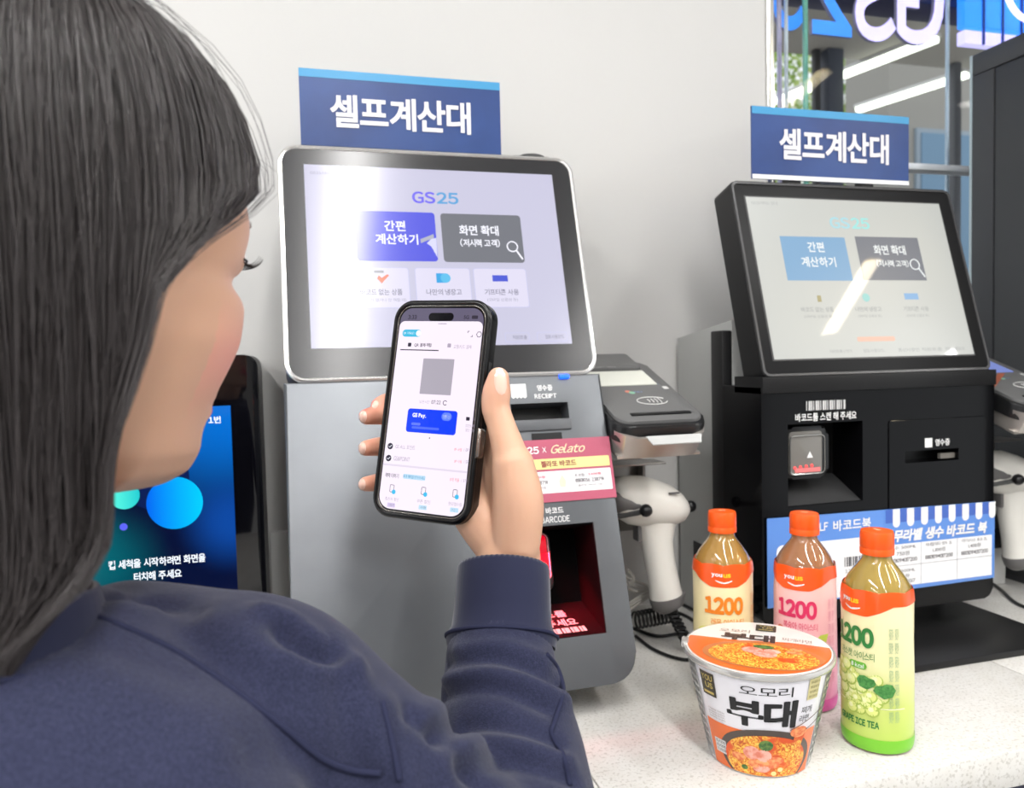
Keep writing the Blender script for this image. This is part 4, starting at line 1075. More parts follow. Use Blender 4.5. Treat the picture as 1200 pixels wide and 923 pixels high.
def peach_art(t, wrap):
    patch('peach', ellipse(-0.018, 0.086, 0.006, 0.008, 18), 0.0001, mat('peach', (216, 120, 92), 0.45), t, wrap=wrap)
    patch('peach', ellipse(0.014, 0.079, 0.008, 0.008, 18), 0.0001, mat('peach_b', (222, 160, 110), 0.45), t, wrap=wrap)
    patch('peach', ellipse(-0.004, 0.066, 0.014, 0.013, 22), 0.0002, mat('peach_c', (240, 150, 140), 0.45), t, wrap=wrap)
    patch('leaf', [(0.018, 0.070), (0.026, 0.072), (0.031, 0.079), (0.034, 0.089), (0.025, 0.088), (0.018, 0.082)], 0.0003, mat('leaf_lime', (190, 206, 84), 0.45), t, wrap=wrap)
def lemon_art(t, wrap):
    patch('lemon', ellipse(-0.019, 0.078, 0.014, 0.012, 22), 0.0001, mat('lemon', (226, 222, 112), 0.45), t, wrap=wrap)
    patch('lemon', ellipse(0.010, 0.064, 0.016, 0.013, 22), 0.0002, mat('lemon_b', (240, 228, 120), 0.45), t, wrap=wrap)
bottle(0.461, 0.774, 2, 'iced tea bottle with cream label and orange numerals, behind the noodle cup', (206, 160, 84), zramp('sleeve_lemon', [(0, (232, 220, 150)), (1, (244, 226, 184))]), 'l', (236, 132, 34), '레몬 아이스티', (240, 120, 40), lemon_art)
bottle(0.5385, 0.731, -16, 'iced tea bottle with pink label and magenta numerals, between the other two bottles', (196, 138, 96), zramp('sleeve_peach', [(0, (232, 120, 178)), (.35, (246, 178, 196)), (1, (246, 204, 192))]), 'p', (222, 52, 100), '복숭아 아이스티', (226, 70, 130), peach_art, mat('base_pink', (226, 96, 170), 0.35))
bottle(0.551, 0.634, -42, 'iced tea bottle with pale green grape label, rightmost and nearest', (206, 176, 90), zramp('sleeve_grape', [(0, (176, 206, 84)), (.3, (206, 218, 120)), (.55, (232, 228, 172)), (1, (244, 232, 190))]), 'g', (52, 128, 62), '머스캣 아이스티', (110, 180, 60), grape_art, mat('base_green', (122, 196, 52), 0.35), 'GRAPE ICE TEA')

# noodle cup
CX, CY, CH, CR0, CR1 = 0.4255, 0.651, 0.108, 0.0470, 0.0685
t = empty('noodle_cup', Matrix.Translation((CX, CY, CT)) @ Matrix.Rotation(toward_cam(CX, CY) + math.radians(3), 4, 'Z'))
tag(t, 'large white and orange instant noodle cup with black brush lettering', 'noodle cup')
cupw = mat('cup_white', (236, 234, 240), 0.3, coat=0.5, coat_r=0.08)
def cup_r(z): return CR0 + (CR1 - CR0) * z / 0.102
B().lathe([(0.002, 0.004), (0.044, 0.004), (0.0455, 0.0), (CR0, 0.0008), (cup_r(.02), .02), (cup_r(.05), .05), (cup_r(.08), .08), (CR1, .102), (CR1, .1035)], 72).build('cup', cupw, t, smooth=50)
rimm = mat('rim_foil', (214, 212, 208), 0.25, 0.6)
B().lathe([(CR1 - .001, .0995), (CR1 + .0022, .1005), (CR1 + .0030, .1030), (CR1 + .0022, .1055), (CR1 - .001, .1060)], 72).build('rim', rimm, t, smooth=60)
lidz = 0.1063
def lid_z(x, y): return lidz + 0.0016 * (1 - (x * x + y * y) / (CR1 * CR1))
lidp = [(1e-4, lidz + .0016)] + [(CR1 * k / 8, lidz + 0.0016 * (1 - (k / 8) ** 2)) for k in range(1, 9)] + [(CR1, .1055)]
lid = B().lathe(lidp[::-1], 72, caps=False).build('lid', mat('lid_white', (238, 234, 228), 0.28, coat=0.5), t, smooth=60)
def lidwrap(V_, z_):
    c_, s_ = math.cos(-0.10), math.sin(-0.10)
    return np.array([(v[0] * c_ - v[1] * s_, v[0] * s_ + v[1] * c_, lid_z(v[0], v[1]) + 0.0004 + z_) for v in V_])
orange = mat('cup_orange', (238, 112, 44), 0.32, coat=0.5)
arc = [(0.0672 * math.cos(a), 0.0672 * math.sin(a)) for a in np.linspace(math.radians(170), math.radians(372), 40)]
patch('lid_orange', dense([tuple(p) for p in arc] + [(0.03, 0.014), (-0.02, 0.006)], 0.006), 0.0, orange, lid, wrap=lidwrap)
nood = mat('noodles_print', (238, 160, 48), 0.4, coat=0.4)
nt = nood.node_tree; bs = nt.nodes['Principled BSDF']; tc = nt.nodes.new('ShaderNodeTexCoord')
wv = nt.nodes.new('ShaderNodeTexNoise'); wv.inputs['Scale'].default_value = 210; wv.inputs['Detail'].default_value = 1.5; wv.inputs['Distortion'].default_value = 2.5
n2 = nt.nodes.new('ShaderNodeTexNoise'); n2.inputs['Scale'].default_value = 45
cr = nt.nodes.new('ShaderNodeValToRGB'); e = cr.color_ramp.elements
e[0].position = .34; e[0].color = (*S(196, 76, 22), 1); e[1].position = .66; e[1].color = (*S(252, 214, 96), 1); q_ = e.new(.5); q_.color = (*S(238, 150, 44), 1)
mx = nt.nodes.new('ShaderNodeMix'); mx.data_type = 'RGBA'; mx.inputs[7].default_value = (*S(222, 84, 28), 1)
cr2 = nt.nodes.new('ShaderNodeValToRGB'); cr2.color_ramp.elements[0].position = .52; cr2.color_ramp.elements[1].position = .62
nt.links.new(tc.outputs['Object'], wv.inputs['Vector']); nt.links.new(tc.outputs['Object'], n2.inputs['Vector'])
nt.links.new(wv.outputs[0], cr.inputs[0]); nt.links.new(n2.outputs[0], cr2.inputs[0]); nt.links.new(cr2.outputs[0], mx.inputs[0]); nt.links.new(cr.outputs[0], mx.inputs[6]); nt.links.new(mx.outputs[2], bs.inputs['Base Color'])
bowlm = mat('bowl_print', (78, 66, 60), 0.4, coat=0.4); ham = mat('ham_print', (246, 184, 168), 0.4, noise=(160, (226, 128, 104), .42, .62)); hamd = mat('sausage_print', (226, 112, 70), 0.4, noise=(220, (244, 170, 110), .42, .62)); herb = mat('herb_print', (58, 102, 54), 0.4, noise=(260, (110, 140, 70), .42, .62)); ink = mat('brush_ink', (34, 34, 36), 0.4)
def clip(P, f): return [p if f(p) else None for p in P]
def lid_clip(P): return [(p if math.hypot(*p) < 0.066 else tuple(np.array(p) * 0.066 / math.hypot(*p))) for p in P]
patch('bowl_picture', lid_clip(ellipse(0.006, -0.026, 0.056, 0.033, 44)), 0.0003, mat('broth_print', (196, 120, 70), 0.4, coat=0.4), lid, wrap=lidwrap)
patch('noodle_picture', lid_clip(ellipse(0.006, -0.028, 0.050, 0.029, 44)), 0.0006, nood, lid, wrap=lidwrap)
for (x, y, rx, ry, mm_) in ((-0.004, -0.018, .010, .0075, ham), (0.008, -0.026, .011, .007, ham), (0.014, -0.017, .008, .005, ham), (0.006, -0.008, .010, .005, herb), (0.034, -0.014, .008, .004, hamd), (0.036, -0.006, .006, .003, hamd)):
    patch('topping_picture', ellipse(x, y, rx, ry, 16), 0.0009, mm_, lid, wrap=lidwrap)
letters('오모리', -0.024, 0.0335, 0.030, 0.0090, 0.0003, mat('ink_soft', (150, 140, 132), 0.5), lid, 0.005, wrap=lidwrap)
letters('부대', -0.010, 0.0165, 0.052, 0.0205, 0.0003, mat('lid_ink', (70, 58, 54), 0.5), lid, 0.042, 0.05, wrap=lidwrap)
letters('찌개라면', 0.036, 0.0215, 0.028, 0.0090, 0.0003, mat('ink_soft', (150, 140, 132), 0.5), lid, wrap=lidwrap)
gold = mat('emblem_gold', (206, 186, 110), 0.35, 0.3); dark = mat('emblem_dark', (66, 60, 48), 0.4)
def emblem(cx, cy, w, h, par, wr, z):
    patch('emblem', dense(rect(cx - w / 2, cy - h / 2, cx + w / 2, cy + h / 2), 0.004), z, dark, par, wrap=wr)
    letters('YOU', cx, cy + h * .27, w * .76, h * .24, z + 0.0003, gold, par, 0.02, 0.06, wrap=wr)
    letters('US', cx + w * .08, cy - h * .04, w * .52, h * .24, z + 0.0003, gold, par, 0.02, 0.06, wrap=wr)
    patch('emblem_bar', dense(rect(cx - w * .36, cy - h * .40, cx + w * .36, cy - h * .30), 0.003), z + 0.0003, gold, par, wrap=wr)
emblem(0.006, 0.0500, 0.020, 0.020, lid, lidwrap, 0.0003)
for k in range(3): letters('조리예 오모리 부대찌개', 0.040, 0.012 - 0.003 * k, 0.030, 0.0016, 0.0003, mat('ink_soft', (150, 140, 132), 0.5), lid, wrap=lidwrap)
B().box((-CR1 - 0.001, 0.004, .1045), (0.008, 0.018, 0.006), 0.002).build('lid_tab', rimm, t)
def cupwrap(V_, z_):
    out = []
    for v in V_:
        a = v[0] / 0.060; r = cup_r(v[1]) + 0.0004 + z_; out.append((r * math.sin(a), -r * math.cos(a), v[1]))
    return np.array(out)
wall_ = [c for c in t.children if c.name.startswith('cup')][0]
patch('orange_field', dense(rect(-0.060, 0.0015, 0.060, 0.0470), 0.003), 0.0, orange, wall_, wrap=cupwrap)
def zc(P): return [(p[0], max(0.002, p[1])) for p in P]
patch('bowl_picture', zc(ellipse(0.005, 0.0205, 0.050, 0.0300, 48)), 0.0003, bowlm, wall_, wrap=cupwrap)
patch('noodle_picture', zc(ellipse(0.005, 0.0180, 0.044, 0.0265, 48)), 0.0006, nood, wall_, wrap=cupwrap)
for (x, y, rx, ry, mm_) in ((-0.010, 0.0255, .0085, .0070, ham), (0.002, 0.0235, .0080, .0065, ham), (-0.006, 0.0145, .0080, .0050, hamd), (0.008, 0.0150, .0110, .0045, hamd), (0.014, 0.0190, .0090, .0040, hamd), (0.000, 0.0100, .0090, .0040, ham),
                          (0.004, 0.0345, .0070, .0055, herb), (-0.018, 0.0090, .0035, .0025, herb), (0.013, 0.0055, .0030, .0024, mat('onion_print', (226, 220, 150), 0.4)), (0.020, 0.0095, .0030, .0024, mat('onion_print', (226, 220, 150), 0.4)), (-0.024, 0.0190, .0075, .0040, hamd)):
    patch('topping_picture', zc(ellipse(x, y, rx, ry, 16)), 0.0009, mm_, wall_, wrap=cupwrap)
patch('lifted_noodles', [(0.026, 0.020), (0.038, 0.024), (0.044, 0.044), (0.032, 0.044)], 0.0009, nood, wall_, wrap=cupwrap)
patch('meat_picture', ellipse(0.036, 0.0475, .0095, .0055, 18), 0.0011, hamd, wall_, wrap=cupwrap)
stick = mat('chopstick_print', (92, 52, 40), 0.4)
patch('chopstick_picture', dense([(0.026, 0.0500), (0.064, 0.0650), (0.064, 0.0662), (0.026, 0.0508)], 0.003), 0.0013, stick, wall_, wrap=cupwrap)
patch('chopstick_picture', dense([(0.044, 0.0480), (0.066, 0.0575), (0.066, 0.0587), (0.044, 0.0490)], 0.003), 0.0013, stick, wall_, wrap=cupwrap)
patch('white_note', dense(rect(-0.053, 0.0150, -0.038, 0.0290), 0.003), 0.0003, whitep, wall_, wrap=cupwrap)
for k in range(3): letters('조리예', -0.0455, 0.0265 - 0.0043 * k, 0.0125, 0.0034, 0.0006, mat('brush_ink', (34, 34, 36), 0.4), wall_, wrap=cupwrap)
letters('오모리', 0.0035, 0.0890, 0.0440, 0.0098, 0.0002, ink, wall_, 0.0, wrap=cupwrap)
letters('부대', 0.0000, 0.0665, 0.0630, 0.0280, 0.0002, ink, wall_, 0.042, 0.05, wrap=cupwrap)
letters('찌개', 0.0420, 0.0685, 0.0120, 0.0072, 0.0002, ink, wall_, wrap=cupwrap)
letters('라면', 0.0405, 0.0600, 0.0110, 0.0072, 0.0002, ink, wall_, wrap=cupwrap)
emblem(-0.0490, 0.0840, 0.0165, 0.0240, wall_, cupwrap, 0.0002)
patch('gold_tag', dense(rect(0.0400, 0.0780, 0.0530, 0.0990), 0.003), 0.0002, mat('tag_pale_gold', (216, 206, 150), 0.35), wall_, wrap=cupwrap)
for k in range(4): letters('부대찌개', 0.0465, 0.0955 - 0.0048 * k, 0.0100, 0.0030, 0.0005, mat('ink_olive', (120, 110, 60), 0.5), wall_, wrap=cupwrap)
for k in range(4): letters('조리방법 오모리', -0.0450, 0.0585 - 0.0026 * k, 0.0200, 0.0018, 0.0002, mat('ink_soft', (150, 140, 132), 0.5), wall_, wrap=cupwrap)
for sx in (-1, 1):
    patch('side_stripe', dense(rect(sx * 0.074 - 0.011, 0.004, sx * 0.074 + 0.011, 0.099), 0.005), 0.0002, mat('side_foil', (196, 196, 196), 0.25, 0.5), wall_, wrap=cupwrap)
    for k in range(11): patch('side_text', dense(rect(sx * 0.074 - 0.008, 0.012 + 0.008 * k, sx * 0.074 + 0.008, 0.016 + 0.008 * k), 0.005), 0.0005, mat('side_ink', (110, 110, 108), 0.5), wall_, wrap=cupwrap)
# ------------------------------------------------------------------ phone
PR = np.array([[0.7592, 0.1625, -0.6302], [-0.6492, 0.1213, -0.7508], [-0.0456, 0.9792, 0.1976]])
PC = np.array([0.0930, 0.5590, 1.3340])
PW, PH, PT = 0.0829, 0.1637, 0.0130
PF = frame(PC, PR[:, 0], PR[:, 1], PR[:, 2])
PFi = PF.inverted()
def phone_px(x, y, z=0.0):
    r = ray(x, y); n = PR[:, 2]; c = PC + n * z; k = (n @ (c - CAM_POS)) / (n @ r); p = CAM_POS + k * r - PC
    return float(p @ PR[:, 0]), float(p @ PR[:, 1])
t = empty('phone', PF); tag(t, 'smartphone in a black case held up in the hand, payment app open', 'phone')
case = mat('case_black', (11, 11, 13), 0.22, spec=0.4)
B().prism(rrect(PW, PH, 0.0150, 8), -PT, -0.002, 0.0025, 3).build('case_back', case, t, smooth=50)
B().tube([(*p, -0.0025) for p in rrect(PW - 0.0044, PH - 0.0044, 0.0130, 8)], 0.0026, 10, closed=True).build('case_lip', case, t, smooth=80)
B().prism(rrect(PW - 0.0078, PH - 0.0078, 0.0118, 8), -0.004, -0.0016).build('glass', mat('phone_glass', (12, 12, 14), 0.08), t)
B().tube([(*p, -0.0014) for p in rrect(PW - 0.0084, PH - 0.0084, 0.0115, 8)], 0.0006, 6, closed=True).build('steel_edge', mat('phone_steel', (150, 145, 140), 0.2, 1.0), t, smooth=80)
DW, DH = PW - 0.0115, PH - 0.0120
def plit(n, c, es=1.0): return scr('phone_' + n, c, es, 0.12, spec=0.25)
disp = patch('display', rrect(DW, DH, 0.0100, 8), -0.0012, plit('top_grey', (96, 90, 112)), t)
Z0 = -0.0009
yt = phone_px(520, 376)[1]
# white sheet of the app
patch('app_sheet', rrect(DW, yt + DH / 2, 0.0100, 8, 0, (yt - DH / 2) / 2, (.45, .45, 1, 1)), Z0, plit('sheet', (238, 226, 240), 1.0), disp)
patch('camera_island', rrect(0.0215, 0.0062, 0.0030, 5, 0, DH / 2 - 0.0068), Z0 + .0002, plit('black', (6, 6, 10)), disp)
ptx = plit('text', (96, 92, 106)); ppale = plit('pale_text', (168, 158, 176)); pdark = plit('dark_text', (46, 42, 58)); pred = plit('red_text', (226, 130, 140))
Z1 = Z0 + 0.0003
def plet(s_, xa, xb, y_, h, mm_, off=0.0, **k):
    a, b = phone_px(xa, y_[0] if isinstance(y_, tuple) else y_), phone_px(xb, y_[1] if isinstance(y_, tuple) else y_)
    return letters(s_, (a[0] + b[0]) / 2, (a[1] + b[1]) / 2, b[0] - a[0], h, Z1, mm_, disp, off, **k)
def pell(nm, x, y, r, mm_, dz=0): c = phone_px(x, y); return patch(nm, ellipse(c[0], c[1], r, r, 24), Z1 + dz, mm_, disp)
def prr(nm, x, y, w, h, r, mm_, dz=0): c = phone_px(x, y); return patch(nm, rrect(w, h, r, 4, c[0], c[1]), Z1 + dz, mm_, disp)
letters('3:33', -0.0250, DH / 2 - 0.0070, 0.0075, 0.0034, Z1, plit('clock', (52, 48, 62)), disp, 0.02)
letters('5G', 0.0215, DH / 2 - 0.0070, 0.0045, 0.0028, Z1, plit('clock', (52, 48, 62)), disp, 0.02)
patch('battery', rrect(0.0050, 0.0026, 0.0006, 2, 0.0285, DH / 2 - 0.0070), Z1, plit('clock', (52, 48, 62)), disp)
prr('grab_bar', 518, 379, 0.0075, 0.0006, 0.0003, ppale)
prr('toggle', 482, 390, 0.0165, 0.0056, 0.0027, plit('toggle', (60, 178, 214)))
pell('toggle_knob', 490.2, 390.2, 0.0022, plit('knob', (250, 250, 252)), .0002)
plet('QR 자동실행', 472, 486, 390, 0.0022, plit('knob', (250, 250, 252)))
c = phone_px(550.5, 391); B().tube([(c[0] + x, c[1] + y, Z1) for x, y in ((-.002, .0008), (-.002, .002), (-.0008, .002))], 0.0003, 4).build('scan_icon', ptx, disp); 
B().tube([(c[0] - x, c[1] - y, Z1) for x, y in ((-.002, .0008), (-.002, .002), (-.0008, .002))], 0.0003, 4).build('scan_icon', ptx, disp)
c = phone_px(561, 391.5); B().tube([(c[0] + .0021 * math.cos(a), c[1] + .0021 * math.sin(a), Z1) for a in np.linspace(0, 6.283, 6, endpoint=False)], 0.0003, 4, closed=True).build('gear_icon', ptx, disp)
plet('QR 결제·적립', 485, 505, 404, 0.0030, pdark, 0.02); prr('tab_icon', 479.5, 403.5, 0.0030, 0.0030, 0.0005, pdark)
plet('교통카드 결제', 531, 552, 406, 0.0030, ppale); prr('tab_icon', 526, 404.5, 0.0030, 0.0030, 0.0005, ppale)
a, b = phone_px(468.5, 409.3), phone_px(513.5, 410.0); patch('tab_underline', rect(a[0], a[1] - .0004, b[0], a[1] + .0004), Z1, pdark, disp)
# blank pale panel where the payment code sits
q0 = phone_px(511.5, 441); patch('code_panel', rrect(0.0265, 0.0268, 0.0004, 2, q0[0], q0[1]), Z1, plit('code_panel', (166, 160, 172)), disp)
plet('남은시간', 491, 503, 470.5, 0.0024, ppale); plet('07:22', 505, 516, 471, 0.0028, ptx, 0.01)
c = phone_px(521, 471.8); B().tube([(c[0] + .0016 * math.cos(a), c[1] + .0016 * math.sin(a), Z1) for a in np.linspace(0.6, 5.6, 14)], 0.0003, 4).build('refresh_icon', ptx, disp)
c0, c1 = phone_px(478, 478), phone_px(533, 510); cc = ((c0[0] + c1[0]) / 2, (c0[1] + c1[1]) / 2)
patch('pay_card', rrect(c1[0] - c0[0], c0[1] - c1[1], 0.0022, 4, *cc), Z1, plit('card_blue', (14, 62, 240), 1.0), disp)
Z1 += 0.0002
plet('GS Pay.', 483, 499, 487, 0.0040, plit('white', (240, 240, 252)), 0.04)
prr('card_chip', 523, 488, 0.0085, 0.0060, 0.003, plit('chip_blue', (96, 128, 246)))
plet('변경', 519, 527, 488, 0.0026, plit('white', (240, 240, 252)))
prr('card_line', 487, 496.5, 0.0080, 0.0020, 0.001, plit('line_blue', (92, 116, 240))); prr('card_line', 498, 501.5, 0.0235, 0.0018, 0.0009, plit('line_blue2', (76, 104, 240)))
pell('page_dot', 503, 513, 0.0005, pdark)
prr('wallet_icon', 548, 490.5, 0.0030, 0.0026, 0.0005, pdark); plet('G. 모바일', 553.5, 560, 491, 0.0024, ppale); plet('포인트 적립', 545, 558, 499, 0.0024, ppale); plet('할인 가능', 545, 556, 504, 0.0024, ppale)
for y_, s_, xa, xb in ((523, 'GS ALL 포인트', 463, 486), (537, 'GS&POINT', 461, 480)):
    pell('check_mark', xa - 6, y_ - 0.5, 0.0024, pdark)
    c = phone_px(xa - 6, y_ - 0.5); B().tube([(c[0] - .0012, c[1], Z1 + .0001), (c[0] - .0003, c[1] - .0009, Z1 + .0001), (c[0] + .0013, c[1] + .0009, Z1 + .0001)], 0.00025, 4).build('tick', plit('white', (240, 240, 252)), disp)
    plet(s_, xa, xb, (y_, y_ + 1), 0.0032, ppale)
    plet('0P 사용', 532, 541, y_ + 3.5, 0.0024, pred); plet('/ 0P', 543, 549, y_ + 4.0, 0.0024, ppale)
a, b = phone_px(449, 546), phone_px(553, 549.5); patch('divider', rect(-DW / 2, (a[1] + b[1]) / 2 - .0012, DW / 2, (a[1] + b[1]) / 2 + .0002), Z1 - .0003, plit('divider', (216, 206, 222)), disp)
plet('혜택 더하기', 451, 467, 557, 0.0034, ptx, 0.01)
prr('blue_tag', 485, 559, 0.0190, 0.0036, 0.0008, plit('tag_blue', (182, 214, 236))); Z1 += .0001
plet('최대 혜택을 받아보세요', 472, 498, 559, 0.0024, plit('tag_text', (70, 140, 180))); plet('0개 적용', 527, 538, 562, 0.0026, pred); plet('/ 3개', 540, 547, 563, 0.0026, ppale)
for (x_, y_, s1, s2, tg) in ((459, 572, '통신사 할인', '미등록', (204, 190, 224)), (496, 575, '쿠폰 할인', '사용', (182, 214, 236)), (533, 578, '현금영수증', '미등록', (182, 214, 236))):
    c = phone_px(x_, y_)
    B().tube([(c[0] + p[0], c[1] + p[1], Z1) for p in rrect(0.0034, 0.0052, 0.0005, 2)], 0.00022, 4, closed=True).build('benefit_icon', ptx, disp)
    pell('benefit_badge', x_ + 2.2, y_ + 4.2, 0.0017, plit('badge', (64, 182, 226)), .0002)
    plet(s1, x_ - 8, x_ + 8, y_ + 12.5, 0.0026, ppale)
    prr('benefit_tag', x_ - 1, y_ + 19.5, 0.0068, 0.0032, 0.0006, plit('tag_%d' % tg[0], tg)); plet(s2, x_ - 4, x_ + 3, y_ + 19.5, 0.0020, ptx)
# case side: keys and a metal ring lever
B().box((PW / 2 - 0.0002, 0.030, -0.0075), (0.0016, 0.014, 0.0040), 0.0007).build('side_key', mat('key_black', (12, 12, 14), 0.35), t)
B().prism(rrect(0.0052, 0.0215, 0.0024, 5, PW / 2 - 0.0005, -0.0225), -0.0075, -0.0005, 0.001).build('metal_key', mat('key_metal', (160, 154, 148), 0.25, 0.9), t)
# ------------------------------------------------------------------ person
from mathutils.bvhtree import BVHTree
def unit(v): v = np.asarray(v, float); return v / (np.linalg.norm(v) + 1e-12)
FAZ = math.radians(33)                                     # the way the head faces, from +Y towards +X
Hc = at_d(82, 305, 0.370)
Hf = np.array([math.sin(FAZ), math.cos(FAZ), 0]); Hr = np.array([math.cos(FAZ), -math.sin(FAZ), 0]); Hu = np.array([0, 0, 1.0])
hp = math.radians(4)                                       # head bowed a little
HF = Hf * math.cos(hp) - Hu * math.sin(hp); HU = Hu * math.cos(hp) + Hf * math.sin(hp)
def head_w(P): P = np.asarray(P); return Hc + P[..., 0:1] * Hr + P[..., 1:2] * HF + P[..., 2:3] * HU

# ---- head: stacked sections with modelled features
ZT = np.array([.115, .112, .104, .090, .070, .045, .022, .002, -.018, -.038, -.058, -.078, -.094, -.105, -.1115, -.1135])
WT = np.array([.004, .020, .038, .054, .066, .0725, .0750, .0735, .0725, .0695, .0605, .0515, .0455, .0370, .0240, .008])
YF = np.array([.004, .022, .042, .060, .074, .083, .0860, .0810, .0800, .0800, .0790, .0760, .0755, .0700, .0580, .040])
YB = np.array([-.010, -.034, -.058, -.077, -.090, -.0960, -.0965, -.0930, -.0860, -.0740, -.0560, -.0380, -.0240, -.0130, -.002, .010])
nz, na = 110, 120
zz = np.interp(np.linspace(0, 1, nz) , np.linspace(0, 1, len(ZT)), ZT)
def sm(tab): 
    from numpy import interp
    c = np.interp(zz[::-1], ZT[::-1], tab[::-1])[::-1]
    k = np.array([1, 2, 3, 2, 1.]); k /= k.sum(); cp = np.pad(c, 2, mode='edge'); return np.convolve(cp, k, 'valid')
wz, fz_, bz = sm(WT), sm(YF), sm(YB)
th = np.linspace(0, 2 * math.pi, na, endpoint=False)
ST, CT_ = np.sin(th), np.cos(th)
pw = np.interp(zz[::-1], [-.115, -.095, -.07, -.045, -.02, .03, .12], [2.0, 1.9, 1.85, 2.05, 2.3, 2.25, 2.0])[::-1]
HV = np.zeros((nz, na, 3))
for i in range(nz):
    e = 2 / pw[i]
    mid = (fz_[i] + bz[i]) / 2 * 0.0 + min(0.0, 0.0)
    c0 = 0.30 * fz_[i] + 0.70 * 0 if zz[i] > -.03 else np.interp(zz[i], [-.113, -.03], [.030, 0.30 * fz_[i]])
    x = wz[i] * np.sign(ST) * np.abs(ST) ** e
    y = np.where(CT_ > 0, c0 * 0 + (fz_[i] - c0 * .0) * np.abs(CT_) ** e, bz[i] * np.abs(CT_) ** e)
    HV[i, :, 0], HV[i, :, 1], HV[i, :, 2] = x, y, zz[i]
X, Y_, Z_ = HV[..., 0], HV[..., 1], HV[..., 2]
def G(cx, cz, sx, sz): return np.exp(-((np.abs(X) - cx) / sx) ** 2 - ((Z_ - cz) / sz) ** 2) * (Y_ > 0)
dy = np.zeros_like(X); dx = np.zeros_like(X)
dy += -0.0040 * G(.040, .009, .014, .009)                   # eye sockets
dy += 0.0020 * G(.034, .027, .022, .008)                    # brow
cheek = G(.050, -.040, .020, .024); dy += 0.0030 * cheek; dx += np.sign(X) * 0.0010 * cheek
dy += -0.0055 * G(.044, -.0045, .016, .0065); dx += np.sign(X) * -0.0060 * G(.060, -.0065, .014, .0070)   # hollow under the eye
dx += np.sign(X) * -0.0015 * G(.064, .002, .012, .010)      # temple side of the eye
nose = np.exp(-(X / .0085) ** 2) * np.interp(Z_[:, 0], [-.056, -.047, -.040, -.010, .012, .024], [0, .012, .0215, .012, .005, 0])[:, None] * (Y_ > 0); dy += nose
dy += 0.006 * G(.011, -.044, .006, .006)                    # nose wings
dy += 0.0105 * np.exp(-(np.abs(X) / .029) ** 4) * (np.exp(-((Z_ + .0640) / .0042) ** 2) + .95 * np.exp(-((Z_ + .0735) / .0046) ** 2)) * (Y_ > 0)
dy += -0.0030 * np.exp(-(X / .022) ** 2 - ((Z_ + .0685) / .0016) ** 2) * (Y_ > 0)
dy += -0.0030 * np.exp(-(X / .022) ** 2 - ((Z_ + .0840) / .005) ** 2) * (Y_ > 0)
dy += 0.0040 * np.exp(-(X / .018) ** 2 - ((Z_ + .0980) / .009) ** 2) * (Y_ > 0)
HV[..., 0] += dx; HV[..., 1] += dy
def grid_faces(r, c, caps=True):
    F = []
    for i in range(r - 1):
        for k in range(c):
            j = (k + 1) % c
            F.append((i * c + k, (i + 1) * c + k, (i + 1) * c + j, i * c + j))
    if caps: F.append(tuple(range(c))); F.append(tuple((r - 1) * c + k for k in range(c))[::-1])
    return F
pieces = B()
pieces.raw(head_w(HV.reshape(-1, 3)), grid_faces(nz, na))
def limb(b, pts, n=20, flat=None, up=None, end=True, tail=True):
    """tapered rounded limb through rows (x, y, z, r)"""
    S_ = smooth_path(pts, 6)
    if end:      # hemispherical ends
        def capend(P, Q):
            d = unit(P[:3] - Q[:3]); return [np.append(P[:3] + d * P[3] * math.sin(a), max(P[3] * math.cos(a), 1e-4)) for a in (0.35, 0.7, 1.0, 1.25, 1.45, 1.55)]
        S_ = np.vstack([capend(S_[0], S_[1])[::-1], S_] + ([capend(S_[-1], S_[-2])] if tail else []))
    V, F = tube_data(S_[:, :3], S_[:, 3], n, flat=flat, up=up)
    b.raw(V, F)
# eyeballs under the lids, ears
for sx in (-1, 1):
    pieces.sphere(tuple(head_w(np.array([sx * .0395, .0600, .010]))), 0.0125, 3)
    e = head_w(np.array([[sx * .064, -.030, .010], [sx * .067, -.034, .000], [sx * .064, -.030, -.020]]))
    limb(pieces, [(*e[0], .006), (*e[1], .0085), (*e[2], .005)], 10)
# neck and chest
NB = Hc + Hf * -0.072 - Hr * 0.006 + np.array([0, 0, -0.165])            # base of the neck
sk = head_w(np.array([-.004, -.044, -.045]))
limb(pieces, [(*sk, .045), (*(sk * .5 + NB * .5 + Hf * .004), .046), (*NB, .050), (*(NB - np.array([0, 0, .06])), .060)], 28)
TAZ = math.radians(17); Tf = np.array([math.sin(TAZ), math.cos(TAZ), 0]); Tr = np.array([math.cos(TAZ), -math.sin(TAZ), 0])
def sect(b, rows, n=40, pwr=2.4):
    """torso sections: (centre, half width, half depth)"""
    V = []
    for c, w, d in rows:
        for k in range(n):
            a = 2 * math.pi * k / n; e = 2 / pwr
            V.append(np.asarray(c) + Tr * w * np.sign(math.cos(a)) * abs(math.cos(a)) ** e + Tf * d * np.sign(math.sin(a)) * abs(math.sin(a)) ** e)
    b.raw(V, grid_faces(len(rows), n))
TB = NB + Tf * 0.002 + Tr * 0.006
def tz(z, dx_=0, dy_=0): return np.array([TB[0], TB[1], z]) + Tr * dx_ + Tf * dy_
sect(pieces, [(tz(1.235), .055, .050), (tz(1.215), .105, .062), (tz(1.18), .125, .075), (tz(1.05), .125, .085), (tz(0.95), .115, .080), (tz(.88), .120, .085)])
